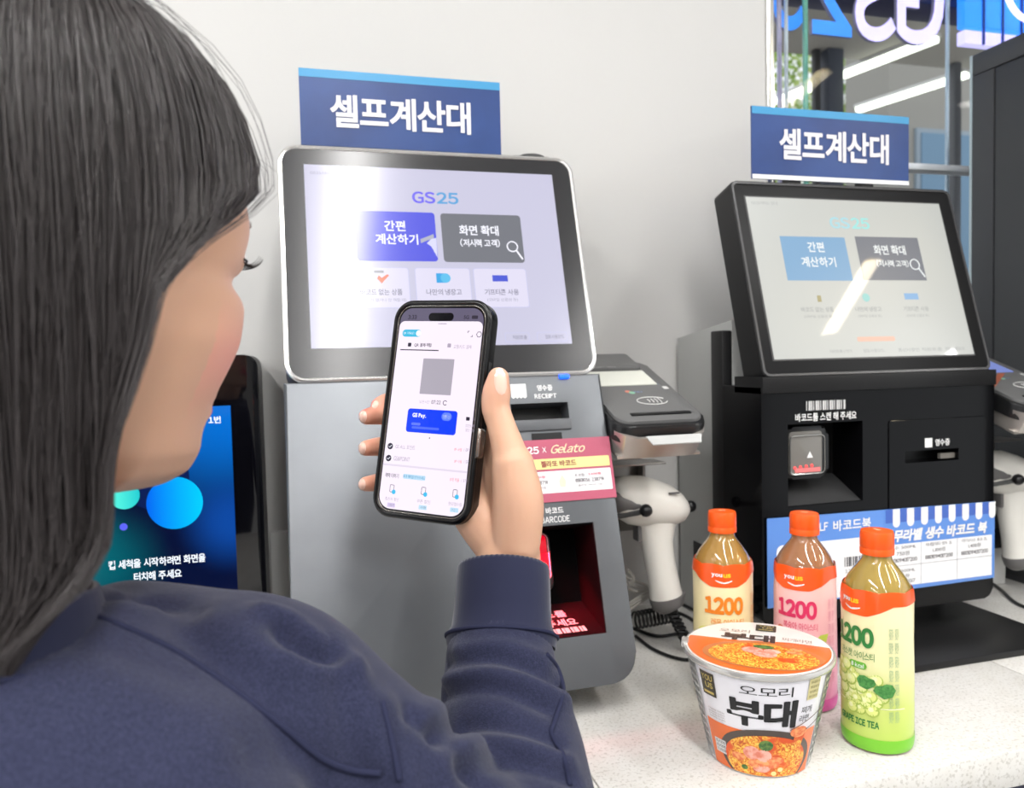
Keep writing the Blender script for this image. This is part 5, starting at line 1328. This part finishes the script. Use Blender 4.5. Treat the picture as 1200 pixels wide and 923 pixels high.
# ---- right arm and hand, worked out around the phone
def PL(u, v, w): return PC + PR @ np.array([u, v, w])
def pj(x, y, w): u, v = phone_px(x, y, w); return PL(u, v, w)
SH = at_d(300, 838, 0.375)                                  # shoulder
EL = at_d(600, 1050, 0.410)                                 # elbow
WR = pj(597, 652, -0.028)                                   # wrist
limb(pieces, [(*SH, .040), (*at_d(470, 965, .388), .036), (*at_d(598, 1020, .412), .032), (*at_d(600, 905, .462), .031), (*at_d(592, 838, .490), .029), (*at_d(588, 748, .527), .0245), (*at_d(593, 690, .545), .0232), (*WR, .0228)], 24)
wrist2 = pj(602, 636, -0.028)
MC = {'i': pj(572, 492, -.034), 'm': pj(556, 508, -.041), 'r': pj(540, 530, -.042), 'p': pj(524, 556, -.038)}
for k, w0 in (('i', (607, 630, -.026)), ('m', (600, 634, -.030)), ('r', (590, 638, -.031)), ('p', (582, 640, -.030))):
    a = pj(*w0); limb(pieces, [(*a, .0165), (*(a * .5 + MC[k] * .5), .0150), (*MC[k], .0115)], 16)
limb(pieces, [(*pj(585, 640, -.026), .0175), (*pj(560, 606, -.026), .0175), (*pj(536, 578, -.030), .0135)], 16)     # heel of the hand
limb(pieces, [(*pj(604, 640, -.022), .0175), (*pj(607, 590, -.017), .0185), (*pj(601, 545, -.012), .0155)], 18)     # ball of the thumb
limb(pieces, [(*pj(604, 575, -.015), .0165), (*pj(597, 532, -.011), .0128), (*pj(588, 500, -.008), .0104), (*pj(581, 478, -.006), .0103), (*pj(582, 458, -.004), .0102), (*pj(584, 443, -.002), .0080)], 18)
fing = {'i': [(490, 466, -.031), (456, 471, -.025), (444, 475, -.019)], 'm': [(484, 488, -.033), (448, 486, -.019), (430, 488, -.006)],
        'r': [(476, 524, -.033), (446, 523, -.019), (429, 525, -.006)], 'p': [(470, 560, -.030), (442, 565, -.018), (428, 567, -.006)]}
fr = {'i': (.0092, .0085, .0078, .0066), 'm': (.0095, .0088, .0080, .0066), 'r': (.0092, .0084, .0077, .0063), 'p': (.0085, .0076, .0070, .0058)}
for k, J in fing.items():
    js = [MC[k]] + [pj(*j) for j in J]
    limb(pieces, [(*p, r) for p, r in zip(js, fr[k])], 14)
# ---- left arm, hanging, with a relaxed hand
SL = tz(1.19, -.145); ELL = tz(0.985, -.190, -.015); WL = tz(0.79, -.175, .055)
limb(pieces, [(*SL, .042), (*(SL * .5 + ELL * .5), .038), (*ELL, .034), (*(ELL * .5 + WL * .5), .031), (*WL, .022)], 20)
limb(pieces, [(*tz(.79, -.175, .055), .021), (*tz(.755, -.172, .062), .024), (*tz(.715, -.168, .066), .022)], 16)
for q, (dyy, l_) in enumerate(((.092, .058), (.076, .070), (.058, .066), (.042, .052))):
    limb(pieces, [(*tz(.715, -.166, dyy - .004), .0090), (*tz(.715 - l_ * .55, -.163, dyy + .001), .0080), (*tz(.715 - l_, -.150, dyy + .004), .0066)], 12)
limb(pieces, [(*tz(.765, -.160, .080), .0125), (*tz(.735, -.146, .098), .0105), (*tz(.708, -.140, .104), .0080)], 12)
SKIN = mat('skin', (232, 184, 150), 0.48, sss=0.12)
person = pieces.build('person', SKIN, smooth=180)
md = person.modifiers.new('remesh', 'REMESH'); md.mode = 'VOXEL'; md.voxel_size = 0.0018; md.use_smooth_shade = True
md = person.modifiers.new('smooth', 'SMOOTH'); md.factor = 0.5; md.iterations = 4
evaluated(person, 180)
tag(person, 'long-haired person in a navy sweatshirt holding up a phone, seen from behind', 'person')
def coords(o):
    me = o.data; a = np.empty(len(me.vertices) * 3, np.float32); me.vertices.foreach_get('co', a); return a.reshape(-1, 3).astype(float)
def normals(o):
    me = o.data; a = np.empty(len(me.vertices) * 3, np.float32); me.vertices.foreach_get('normal', a); return a.reshape(-1, 3).astype(float)
PV = coords(person)
# skin tone per vertex: lips, warm cheeks and finger tips
loc = np.stack([(PV - Hc) @ Hr, (PV - Hc) @ HF, (PV - Hc) @ HU], 1)
base = np.array(S(210, 165, 138)); colr = np.tile(base, (len(PV), 1))
def blend(mask, rgb): 
    global colr
    colr = colr * (1 - mask[:, None]) + np.array(S(*rgb)) * mask[:, None]
blend(0.55 * np.exp(-((np.abs(loc[:, 0]) - .052) / .022) ** 2 - ((loc[:, 2] + .045) / .020) ** 2) * (loc[:, 1] > .02), (240, 150, 140))
lip = np.exp(-np.maximum(0, np.abs(loc[:, 0]) - .0275) ** 2 / .003 ** 2) * np.exp(-(np.maximum(0, np.abs(loc[:, 2] + .0685) - .0070) / .0022) ** 2) * (loc[:, 1] > .045)
blend(lip, (222, 110, 112))
for k, J in fing.items():
    d = np.linalg.norm(PV - pj(*J[-1]), axis=1); blend(0.5 * np.exp(-(d / .013) ** 2), (236, 146, 124))
d = np.linalg.norm(PV - pj(585, 450, -.003), axis=1); blend(0.35 * np.exp(-(d / .016) ** 2), (240, 170, 150))
ca = person.data.color_attributes.new('tone', 'FLOAT_COLOR', 'POINT')
ca.data.foreach_set('color', np.concatenate([colr, np.ones((len(PV), 1))], 1).ravel().astype(np.float32))
nt = SKIN.node_tree; at_ = nt.nodes.new('ShaderNodeAttribute'); at_.attribute_name = 'tone'
nt.links.new(at_.outputs['Color'], nt.nodes['Principled BSDF'].inputs['Base Color'])
tc = nt.nodes.new('ShaderNodeTexCoord'); n2 = nt.nodes.new('ShaderNodeTexNoise'); n2.inputs['Scale'].default_value = 900
bn = nt.nodes.new('ShaderNodeBump'); bn.inputs['Strength'].default_value = 0.12; bn.inputs['Distance'].default_value = 0.0006
nt.links.new(tc.outputs['Object'], n2.inputs['Vector']); nt.links.new(n2.outputs[0], bn.inputs['Height']); nt.links.new(bn.outputs[0], nt.nodes['Principled BSDF'].inputs['Normal'])

def bvh(o): return BVHTree.FromPolygons([Vector(c) for c in coords(o)], [tuple(p.vertices) for p in o.data.polygons])
def hit(tree, x, y):
    d = Vector(ray(x, y)).normalized(); h = tree.ray_cast(Vector(CAM_POS), d)
    return (None, None) if h[0] is None else (np.array(h[0]), np.array(h[1]))
ptree = bvh(person)
# nails: thin plates lying on the finger tips
nailm = mat('nail', (240, 196, 178), 0.18, coat=0.8); nailt = mat('nail_tip', (246, 236, 226), 0.2, coat=0.8)
def nail(cx, cy, rx, ry, rot=0.0, tip=None, lift=0.0007):
    V, F, I = [], [], []
    rows, cols = 9, 12
    c_, s_ = math.cos(rot), math.sin(rot)
    P, _ = hit(ptree, cx, cy)
    for i in range(rows):
        for k in range(cols):
            r = (i + 0.15 * (i == 0)) / (rows - 1); a = 2 * math.pi * k / cols
            ex, ey = rx * r * math.cos(a), ry * r * math.sin(a)
            h, n = hit(ptree, cx + ex * c_ - ey * s_, cy + ex * s_ + ey * c_)
            if h is None or (P is not None and np.linalg.norm(h - P) > 0.016): h, n = (V[-1], None) if V else (P, None)
            V.append(h + (n * lift * (1.25 - r * r) if n is not None else 0))
    for i in range(rows - 1):
        for k in range(cols):
            j = (k + 1) % cols; F.append((i * cols + k, (i + 1) * cols + k, (i + 1) * cols + j, i * cols + j))
            a = 2 * math.pi * (k + .5) / cols
            I.append(1 if tip is not None and i >= rows - 3 and math.cos(a - tip) > 0.45 else 0)
    F.append(tuple(range(cols))); I.append(0)
    mesh('fingernail', V, F, None, person, smooth=180, mats=[nailm, nailt], idx=I)
nail(586.5, 447, 7.5, 16, -0.10, tip=-math.pi / 2)
nail(425.5, 489, 4.5, 8, 0.15, tip=math.pi); nail(424.5, 526, 4.5, 8, 0.15, tip=math.pi); nail(424, 568, 4.5, 7.5, 0.1, tip=math.pi); nail(440, 474, 3.5, 5, 0.5, tip=math.pi)

# lashes, lid line and brow on the visible eye
hairm = mat('hair_strands', (54, 49, 49), 0.34, spec=0.6)
lash = B()
eye = np.array([.0395, .0600, .010])
for k in range(16):
    a = math.radians(-20 + 100 * k / 15)                     # fan around the lid edge, seen from above
    p0 = eye + 0.0128 * np.array([math.sin(a), math.cos(a), -0.22]); dirn = np.array([math.sin(a), math.cos(a), 0])
    q = [p0, p0 + dirn * .0035 + np.array([0, 0, -.0012]), p0 + dirn * .0070 + np.array([0, 0, .0006]), p0 + dirn * .0088 + np.array([0, 0, .0032])]
    V, F = tube_data(smooth_path(head_w(np.array(q)), 3), np.linspace(.00024, .00006, 10), 4); lash.raw(V, F)
lid = [eye + 0.0131 * np.array([math.sin(a), math.cos(a), -0.20 + .12 * abs(math.sin(a))]) for a in np.linspace(-1.0, 1.5, 18)]
V, F = tube_data(head_w(np.array(lid)), 0.0007, 5); lash.raw(V, F)
lash.build('eyelashes', mat('lash_black', (18, 14, 14), 0.5), person, smooth=60)
brow = B(); random.seed(8)
for k in range(46):
    s_ = k / 45; x0 = .016 + .038 * s_; z0 = .0245 + .0045 * math.sin(s_ * 2.4) + random.uniform(-.002, .002)
    y0 = float(np.interp(x0, [0, .03, .055, .07], [.0875, .0830, .0690, .050]))
    P0 = Vector(head_w(np.array([x0, y0 + .03, z0]))); h = ptree.ray_cast(P0, -Vector(HF))
    if h[0] is None: continue
    p = np.array(h[0]); d = (Hr * .8 + HU * .15) * random.uniform(.004, .006) - HF * .0035
    V, F = tube_data([p + np.array(h[1]) * .0004, p + d * .5 + np.array(h[1]) * .0009, p + d + np.array(h[1]) * .0003], [.00016, .00013, .00005], 3); brow.raw(V, F)
brow.build('eyebrow', mat('brow_brown', (120, 88, 70), 0.6), person, smooth=60)

# ------------------------------------------------------------------ sweatshirt
cloth = mat('navy_fleece', (35, 38, 60), 0.85, sheen=0.15, spec=0.2, noise=(750, (47, 50, 74), .35, .65))
nt = cloth.node_tree; tc = nt.nodes.new('ShaderNodeTexCoord'); n2 = nt.nodes.new('ShaderNodeTexNoise'); n2.inputs['Scale'].default_value = 1400; n2.inputs['Detail'].default_value = 2
n3 = nt.nodes.new('ShaderNodeTexNoise'); n3.inputs['Scale'].default_value = 60; n3.inputs['Detail'].default_value = 4
ad = nt.nodes.new('ShaderNodeMath'); ad.operation = 'MULTIPLY_ADD'; ad.inputs[1].default_value = 1.2
bn = nt.nodes.new('ShaderNodeBump'); bn.inputs['Strength'].default_value = 0.7; bn.inputs['Distance'].default_value = 0.0010
for n_ in (n2, n3): nt.links.new(tc.outputs['Object'], n_.inputs['Vector'])
nt.links.new(n3.outputs[0], ad.inputs[0]); nt.links.new(n2.outputs[0], ad.inputs[2]); nt.links.new(ad.outputs[0], bn.inputs['Height']); nt.links.new(bn.outputs[0], nt.nodes['Principled BSDF'].inputs['Normal'])
sh = B()
sect(sh, [(tz(1.266), .060, .066), (tz(1.248), .086, .078), (tz(1.224), .120, .088), (tz(1.195), .142, .096), (tz(1.15), .150, .103), (tz(1.05), .152, .108), (tz(.95), .150, .106), (tz(.86), .152, .110), (tz(.80), .146, .108), (tz(.79), .138, .100)], 56)
CU0, CU1 = at_d(588, 748, 0.527), at_d(590, 668, 0.549)      # cuff: seam end, open end
def A(x, y, d, r): return (*at_d(x, y, d), r)
limb(sh, [A(150, 800, .392, .052), A(230, 822, .385, .056), A(305, 842, .378, .058), A(380, 893, .382, .054), A(470, 965, .388, .053), A(560, 1040, .398, .054), A(606, 1030, .41, .052)], 32)
limb(sh, [A(560, 1050, .398, .052), A(598, 1010, .42, .052), A(600, 905, .462, .0465), A(592, 838, .490, .0425), A(586, 787, .511, .0385), (*(CU0 * 1.08 - CU1 * .08), .0360)], 32, tail=False)
LC = WL * .94 + ELL * .06
limb(sh, [(*tz(1.19, -.10), .056), (*SL, .056), (*(SL * .5 + ELL * .5), .052), (*ELL, .050), (*(ELL * .45 + LC * .55), .046), (*LC, .038)], 24)
shirt = sh.build('sweatshirt', cloth, smooth=180)
md = shirt.modifiers.new('remesh', 'REMESH'); md.mode = 'VOXEL'; md.voxel_size = 0.0032; md.use_smooth_shade = True
md = shirt.modifiers.new('smooth', 'SMOOTH'); md.factor = 0.5; md.iterations = 14
evaluated(shirt, 180)
shirt.parent = person
# folds, worked into the cloth as ridges and creases along lines on its surface
def seg_dist(P, L):
    best = np.full(len(P), 9.0)
    for a, b in zip(L, L[1:]):
        ab = b - a; t_ = np.clip(((P - a) @ ab) / (ab @ ab + 1e-12), 0, 1); best = np.minimum(best, np.linalg.norm(P - a - t_[:, None] * ab, axis=1))
    return best
def stroke_pts(tree, pts, n=6):
    out = []
    for x, y in smooth_path([(a, b, 0) for a, b in pts], n)[:, :2]:
        h, _ = hit(tree, x, y)
        if h is not None and (not out or np.linalg.norm(h - out[-1]) < 0.06): out.append(h)
    return out
FOLDS = [([(535, 763), (590, 757), (640, 772)], .006, .0030), ([(520, 778), (570, 772), (610, 780), (655, 800)], .0065, -.0045), ([(508, 800), (560, 788), (610, 795), (660, 818)], .008, .0050), ([(505, 820), (545, 805), (590, 806), (640, 828)], .006, -.0050),
         ([(495, 842), (530, 822), (580, 826), (640, 852)], .008, .0045), ([(510, 860), (560, 850), (610, 856), (655, 872)], .006, -.0045), ([(525, 878), (570, 868), (620, 874), (664, 890)], .008, .0045), ([(540, 905), (590, 893), (640, 902), (668, 912)], .006, -.0040),
         ([(480, 842), (520, 875), (560, 912), (580, 935)], .007, -.0060), ([(450, 828), (490, 862), (530, 905)], .010, .0040),
         ([(415, 795), (425, 830), (440, 870), (470, 915)], .010, .0040), ([(400, 800), (408, 840), (420, 880), (450, 923)], .008, -.0035),
         ([(332, 738), (345, 752), (372, 764), (390, 768)], .0075, -.0095), ([(310, 718), (335, 726), (360, 745), (384, 768)], .007, .0050), ([(345, 772), (375, 780), (410, 778)], .008, .0050),
         ([(150, 712), (195, 722), (240, 735), (300, 765)], .010, .0030), ([(140, 700), (195, 712), (230, 722)], .007, -.0045), ([(255, 716), (300, 740), (330, 770)], .012, .0030),
         ([(300, 890), (360, 905), (430, 930)], .014, -.0040), ([(150, 800), (260, 850), (340, 920)], .03, .004), ([(40, 780), (120, 850), (180, 930)], .03, -.004), ([(60, 735), (140, 765), (210, 800)], .012, -.002)]
VS, NS = coords(shirt), normals(shirt)
stree = bvh(shirt)
for pts, w, h_ in FOLDS:
    L = stroke_pts(stree, pts)
    if len(L) < 2: continue
    d = seg_dist(VS, L); VS = VS + NS * (h_ * np.exp(-(d / w) ** 2))[:, None]
shirt.data.vertices.foreach_set('co', VS.astype(np.float32).ravel()); shirt.data.update()
stree = bvh(shirt)
seam_m = mat('navy_seam', (38, 41, 64), 0.85, spec=0.2)
for pts in ([(45, 700), (75, 715), (130, 728), (210, 765), (270, 805), (330, 850), (375, 887), (410, 902), (446, 906)], [(448, 822), (455, 850), (462, 880), (468, 915)], [(640, 766), (655, 785), (660, 810), (650, 845), (646, 860), (660, 885), (668, 920)]):
    L = stroke_pts(stree, pts, 8)
    if len(L) > 3:
        L = np.array(L); k_ = np.array([1, 2, 1.]) / 4
        for _ in range(3): L[1:-1] = L[:-2] * .25 + L[1:-1] * .5 + L[2:] * .25
        V, F = tube_data(L, 0.0017, 8); mesh('seam', V, F, seam_m, shirt, smooth=180)
# ribbed cuffs and collar
rib = mat('navy_rib', (36, 39, 61), 0.85, sheen=0.3, spec=0.2)
def ribbed(name, rows, n=96, amp=0.00055, parent=None):
    """rows: (centre, axis1, axis2, r1, r2); knitted ribs run along the rows"""
    V = []
    for c, u, v, r1, r2 in rows:
        for k in range(n):
            a = 2 * math.pi * k / n; q = 1 + amp / r1 * (1 if k % 2 else -1)
            V.append(np.asarray(c) + np.asarray(u) * r1 * q * math.cos(a) + np.asarray(v) * r2 * q * math.sin(a))
    F = grid_faces(len(rows), n, False)
    return mesh(name, V, F, rib, parent, smooth=180)
ax = unit(CU1 - CU0); u_ = unit(np.cross(ax, FW)); v_ = np.cross(ax, u_)
Lc_ = np.linalg.norm(CU1 - CU0)
prof = [(-.14, .0368), (.0, .0378), (.07, .0366), (.14, .0345), (.4, .0335), (.75, .0330), (1.0, .0328), (1.06, .0318), (1.05, .0300), (.9, .0298), (.5, .0295)]
ribbed('cuff', [(CU0 + ax * Lc_ * s_, u_, v_, r, r * .97) for s_, r in prof], 110, 0.0004, shirt)
V, F = tube_data([CU0 + ax * Lc_ * .02 + u_ * .0382 * math.cos(a) + v_ * .0382 * .97 * math.sin(a) for a in np.linspace(0, 6.283, 60, endpoint=False)], 0.0014, 6, closed=True); mesh('cuff_seam', V, F, seam_m, shirt, smooth=180)
axl = unit(WL - ELL); ul = unit(np.cross(axl, Tf)); vl = np.cross(axl, ul)
ribbed('cuff', [(LC + axl * s_, ul, vl, r, r) for s_, r in ((-.02, .040), (.0, .0385), (.05, .034), (.055, .031), (.045, .028))], 90, 0.0004, shirt)
nk = unit(sk - NB); cu_, cv_ = unit(Hr - nk * (Hr @ nk)), None; cv_ = np.cross(nk, cu_)
CB = NB + np.array([0, 0, .013])
ribbed('collar', [(CB + nk * s_, cu_, cv_, r, r * 1.0) for s_, r in ((-.026, .0700), (-.014, .0680), (.004, .0640), (.011, .0615), (.014, .0600), (.013, .0580), (.002, .0580), (-.016, .060))], 120, 0.0004, shirt)
V, F = tube_data([CB + nk * -.012 + cu_ * .0700 * math.cos(a) + cv_ * .0700 * math.sin(a) for a in np.linspace(0, 6.283, 60, endpoint=False)], 0.0014, 6, closed=True); mesh('collar_seam', V, F, seam_m, shirt, smooth=180)
ribbed('waistband', [(tz(z), Tr, Tf, w, w * .74) for z, w in ((.815, .150), (.80, .151), (.76, .147), (.745, .143), (.75, .138))], 140, 0.0005, shirt)

# trousers and shoes
tr = B(); trm = mat('dark_trousers', (44, 46, 54), 0.8)
sect(tr, [(tz(.82), .128, .092), (tz(.74), .138, .100), (tz(.68), .140, .102), (tz(.64), .120, .095)], 40)
for s_ in (-1, 1):
    limb(tr, [(*tz(.70, s_ * .070), .072), (*tz(.60, s_ * .078), .074), (*tz(.40, s_ * .082, .008), .060), (*tz(.20, s_ * .084), .052), (*tz(.065, s_ * .086), .050)], 24)
trs = tr.build('trousers', trm, smooth=180)
md = trs.modifiers.new('remesh', 'REMESH'); md.mode = 'VOXEL'; md.voxel_size = 0.008; md.use_smooth_shade = True
md = trs.modifiers.new('smooth', 'SMOOTH'); md.factor = 0.5; md.iterations = 5
evaluated(trs, 180); trs.parent = person
for s_ in (-1, 1):
    b = B(); V = []
    rows = [(-.095, .022, .045), (-.085, .034, .075), (-.03, .038, .080), (.03, .042, .062), (.08, .043, .048), (.115, .034, .038), (.128, .016, .026)]
    for (fy, w, h_) in rows:
        for k in range(20):
            a = 2 * math.pi * k / 20
            V.append(tz(0.0, s_ * .088, fy) + Tr * w * math.cos(a) + np.array([0, 0, 1]) * max(0.0, h_ / 2 + h_ / 2 * 1.05 * math.sin(a)))
    b.raw(V, grid_faces(len(rows), 20)); sho = b.build('shoe', mat('shoe_white', (220, 220, 220), 0.5), person, smooth=60)

# ------------------------------------------------------------------ hair
HB_Z = np.array([-.40, -.26, -.200, -.152, -.140, -.132, -.120, -.108, -.096, -.080, -.060, -.040, -.016, -.008, 0, .012, .028, .040, .050, .060, .074, .088, .130])
HB_P = np.array([158, 157, 154, 148, 141, 134, 130, 129, 129, 128, 123, 119, 115, 111, 102, 90, 73, 58, 46, 36, 18, 0, 0]) - 2.0
RZ = np.array([-.40, -.30, -.22, -.17, -.12, -.07, -.02, .03, .06, .085, .105, .120, .128, .1305])
R_S = np.array([.078, .082, .086, .088, .0885, .0885, .0880, .0850, .0815, .0715, .0570, .0390, .0190, .001])     # to the sides
R_F = np.array([.085, .090, .095, .096, .097, .097, .0950, .0915, .0880, .0790, .0630, .0435, .0220, .001])       # to the front
R_B = np.array([.120, .124, .126, .122, .114, .111, .1120, .1100, .1030, .0900, .0710, .0480, .0230, .001])       # to the back
def smooth_table(zs, tab, z): return np.interp(z, zs, tab)
def hair_r(phi, z):
    c, s_ = np.cos(phi), np.sin(phi)
    a = smooth_table(RZ, R_S, z); b = np.where(c > 0, smooth_table(RZ, R_F, z), smooth_table(RZ, R_B, z))
    return a * b / np.sqrt((b * s_) ** 2 + (a * c) ** 2)
def hair_strands(N, seed, zend, width, layer, seg=22, jitter=1.0):
    rs = np.random.RandomState(seed)
    nclump = 420
    u = rs.rand(N); cl = np.floor(u * nclump) / nclump + 0.5 / nclump
    crand = rs.rand(nclump + 1, 4)
    ci = np.minimum((u * nclump).astype(int), nclump)
    t_ = np.linspace(0, 1, seg)[None, :]
    ze = zend[0] + (zend[1] - zend[0]) * rs.rand(N)[:, None] ** 1.0
    # height along the strand: quick over the crown, then even
    ztop = 0.1300 - 0.010 * rs.rand(N)[:, None] ** 2
    ang = np.minimum(t_ / 0.30, 1) * math.pi / 2
    z = np.where(t_ < 0.30, ztop - (ztop - 0.045) * (1 - np.cos(ang)), 0.045 + (ze - 0.045) * (t_ - 0.30) / 0.70)
    pull = 0.75 * np.clip((t_ - 0.1) / 0.6, 0, 1)
    uu = u[:, None] * (1 - pull) + cl[:, None] * pull
    uu = uu + jitter * (0.0035 * np.sin(t_ * (3 + 5 * rs.rand(N)[:, None]) + 6.28 * rs.rand(N)[:, None]) + 0.0060 * np.sin(t_ * (2 + 3 * crand[ci, 0:1]) + 6.28 * crand[ci, 1:2]))
    pb = np.interp(z, HB_Z, HB_P)
    right = uu < 0.5
    p0 = 360 * np.where(right, uu, 1 - uu)                     # angle from the face front, either side
    ww = 9.0
    ex = np.clip((p0 - pb) / ww, -30, 30)
    side = pb + ww * np.log1p(np.exp(ex)) - ww * 0.35 * np.exp(-np.abs(ex)) + 1.5 * rs.rand(N)[:, None]
    side = np.minimum(side, 180)
    phi = np.radians(np.where(right, side, 360 - side))
    lay = layer[0] + (layer[1] - layer[0]) * rs.rand(N)[:, None]
    off = -lay + 0.0022 * np.sin(t_ * (3 + 4 * crand[ci, 2:3]) + 6.28 * crand[ci, 3:4]) + 0.0010 * np.sin(t_ * 9 * rs.rand(N)[:, None] + 6.28 * rs.rand(N)[:, None])
    top = np.clip((0.131 - z) / 0.03, 0, 1)
    R = hair_r(phi, z) + off * top
    P = Hc[None, None] + (R * np.sin(phi))[..., None] * Hr + (R * np.cos(phi))[..., None] * Hf + (z + 0.002 * 0 - lay * (1 - top))[..., None] * Hu
    W = width * (0.6 + 0.8 * rs.rand(N))[:, None] * np.clip(np.minimum(1, (1.02 - t_) * 5), 0.12, 1)
    return P, W, uu
def strand_mesh(name, P, W, mt_, parent, sides=3, kind=None):
    N, sg, _ = P.shape
    T = np.gradient(P, axis=1); T /= np.linalg.norm(T, axis=2, keepdims=True) + 1e-9
    ref = P - Hc; ref[..., 2] *= 0.3
    n1 = ref - T * (ref * T).sum(2, keepdims=True); n1 /= np.linalg.norm(n1, axis=2, keepdims=True) + 1e-9
    n2_ = np.cross(T, n1)
    ph = np.random.RandomState(5).rand(N) * 6.28
    V = np.empty((N, sg, sides, 3), np.float32)
    for k in range(sides):
        a = (ph + 2 * math.pi * k / sides)[:, None, None]
        V[:, :, k] = P + W[..., None] * (np.cos(a) * n1 + np.sin(a) * n2_)
    idx = np.arange(N * sg * sides).reshape(N, sg, sides)
    F = np.empty((N, sg - 1, sides, 4), np.int32)
    for k in range(sides):
        j = (k + 1) % sides
        F[:, :, k, 0] = idx[:, :-1, k]; F[:, :, k, 1] = idx[:, :-1, j]; F[:, :, k, 2] = idx[:, 1:, j]; F[:, :, k, 3] = idx[:, 1:, k]
    F = F.reshape(-1, 4); nf = len(F)
    me = bpy.data.meshes.new(name)
    me.vertices.add(N * sg * sides); me.vertices.foreach_set('co', V.ravel())
    me.loops.add(nf * 4); me.loops.foreach_set('vertex_index', F.ravel())
    me.polygons.add(nf); me.polygons.foreach_set('loop_start', np.arange(0, nf * 4, 4, dtype=np.int32))
    me.update(calc_edges=True); me.validate()
    me.polygons.foreach_set('use_smooth', [True] * nf)
    me.materials.append(mt_)
    o = bpy.data.objects.new(name, me); COL.objects.link(o); o.parent = parent
    if kind: o['kind'] = kind
    return o
# under-layer that closes the scalp
n_z, n_p = 46, 96
V = []; F = []
zs = np.linspace(.124, -.070, n_z)
for i, z in enumerate(zs):
    pb = math.radians(float(np.interp(z, HB_Z, HB_P)) + 5)
    for k in range(n_p):
        p = pb + (2 * math.pi - 2 * pb) * k / (n_p - 1); r = float(hair_r(np.array(p), np.array(z))) - 0.0075 * min(1, (0.131 - z) / 0.03)
        V.append(Hc + Hr * r * math.sin(p) + Hf * r * math.cos(p) + Hu * (z - 0.004))
for i in range(n_z - 1):
    for k in range(n_p - 1): F.append((i * n_p + k, (i + 1) * n_p + k, (i + 1) * n_p + k + 1, i * n_p + k + 1))
F.append(tuple(range(n_p)))
scalp = mesh('hair', V, F, mat('hair_under', (30, 26, 27), 0.6), person, smooth=180)
P, W, U = hair_strands(7000, 1, (-.22, -.36), 0.00046, (0.001, 0.014))
# let the side of the neck show through a narrow parting in the long hair
keep = ~((np.abs(U[:, -6] - 0.355) < 0.006) & (np.arange(len(U)) % 3 > 0))
strand_mesh('long_strands', P[keep], W[keep], hairm, scalp, 3, 'stuff')
P, W, U = hair_strands(3600, 2, (-.20, -.34), 0.00034, (-0.0015, 0.002), jitter=1.6)
keep = ~((np.abs(U[:, -6] - 0.355) < 0.006))
strand_mesh('outer_strands', P[keep], W[keep], hairm, scalp, 3, 'stuff')
rs = np.random.RandomState(11)
P, W, U = hair_strands(70, 3, (-.10, -.30), 0.00012, (-0.012, -0.003), jitter=5)
strand_mesh('flyaway_strands', P, W, hairm, scalp, 3, 'stuff')
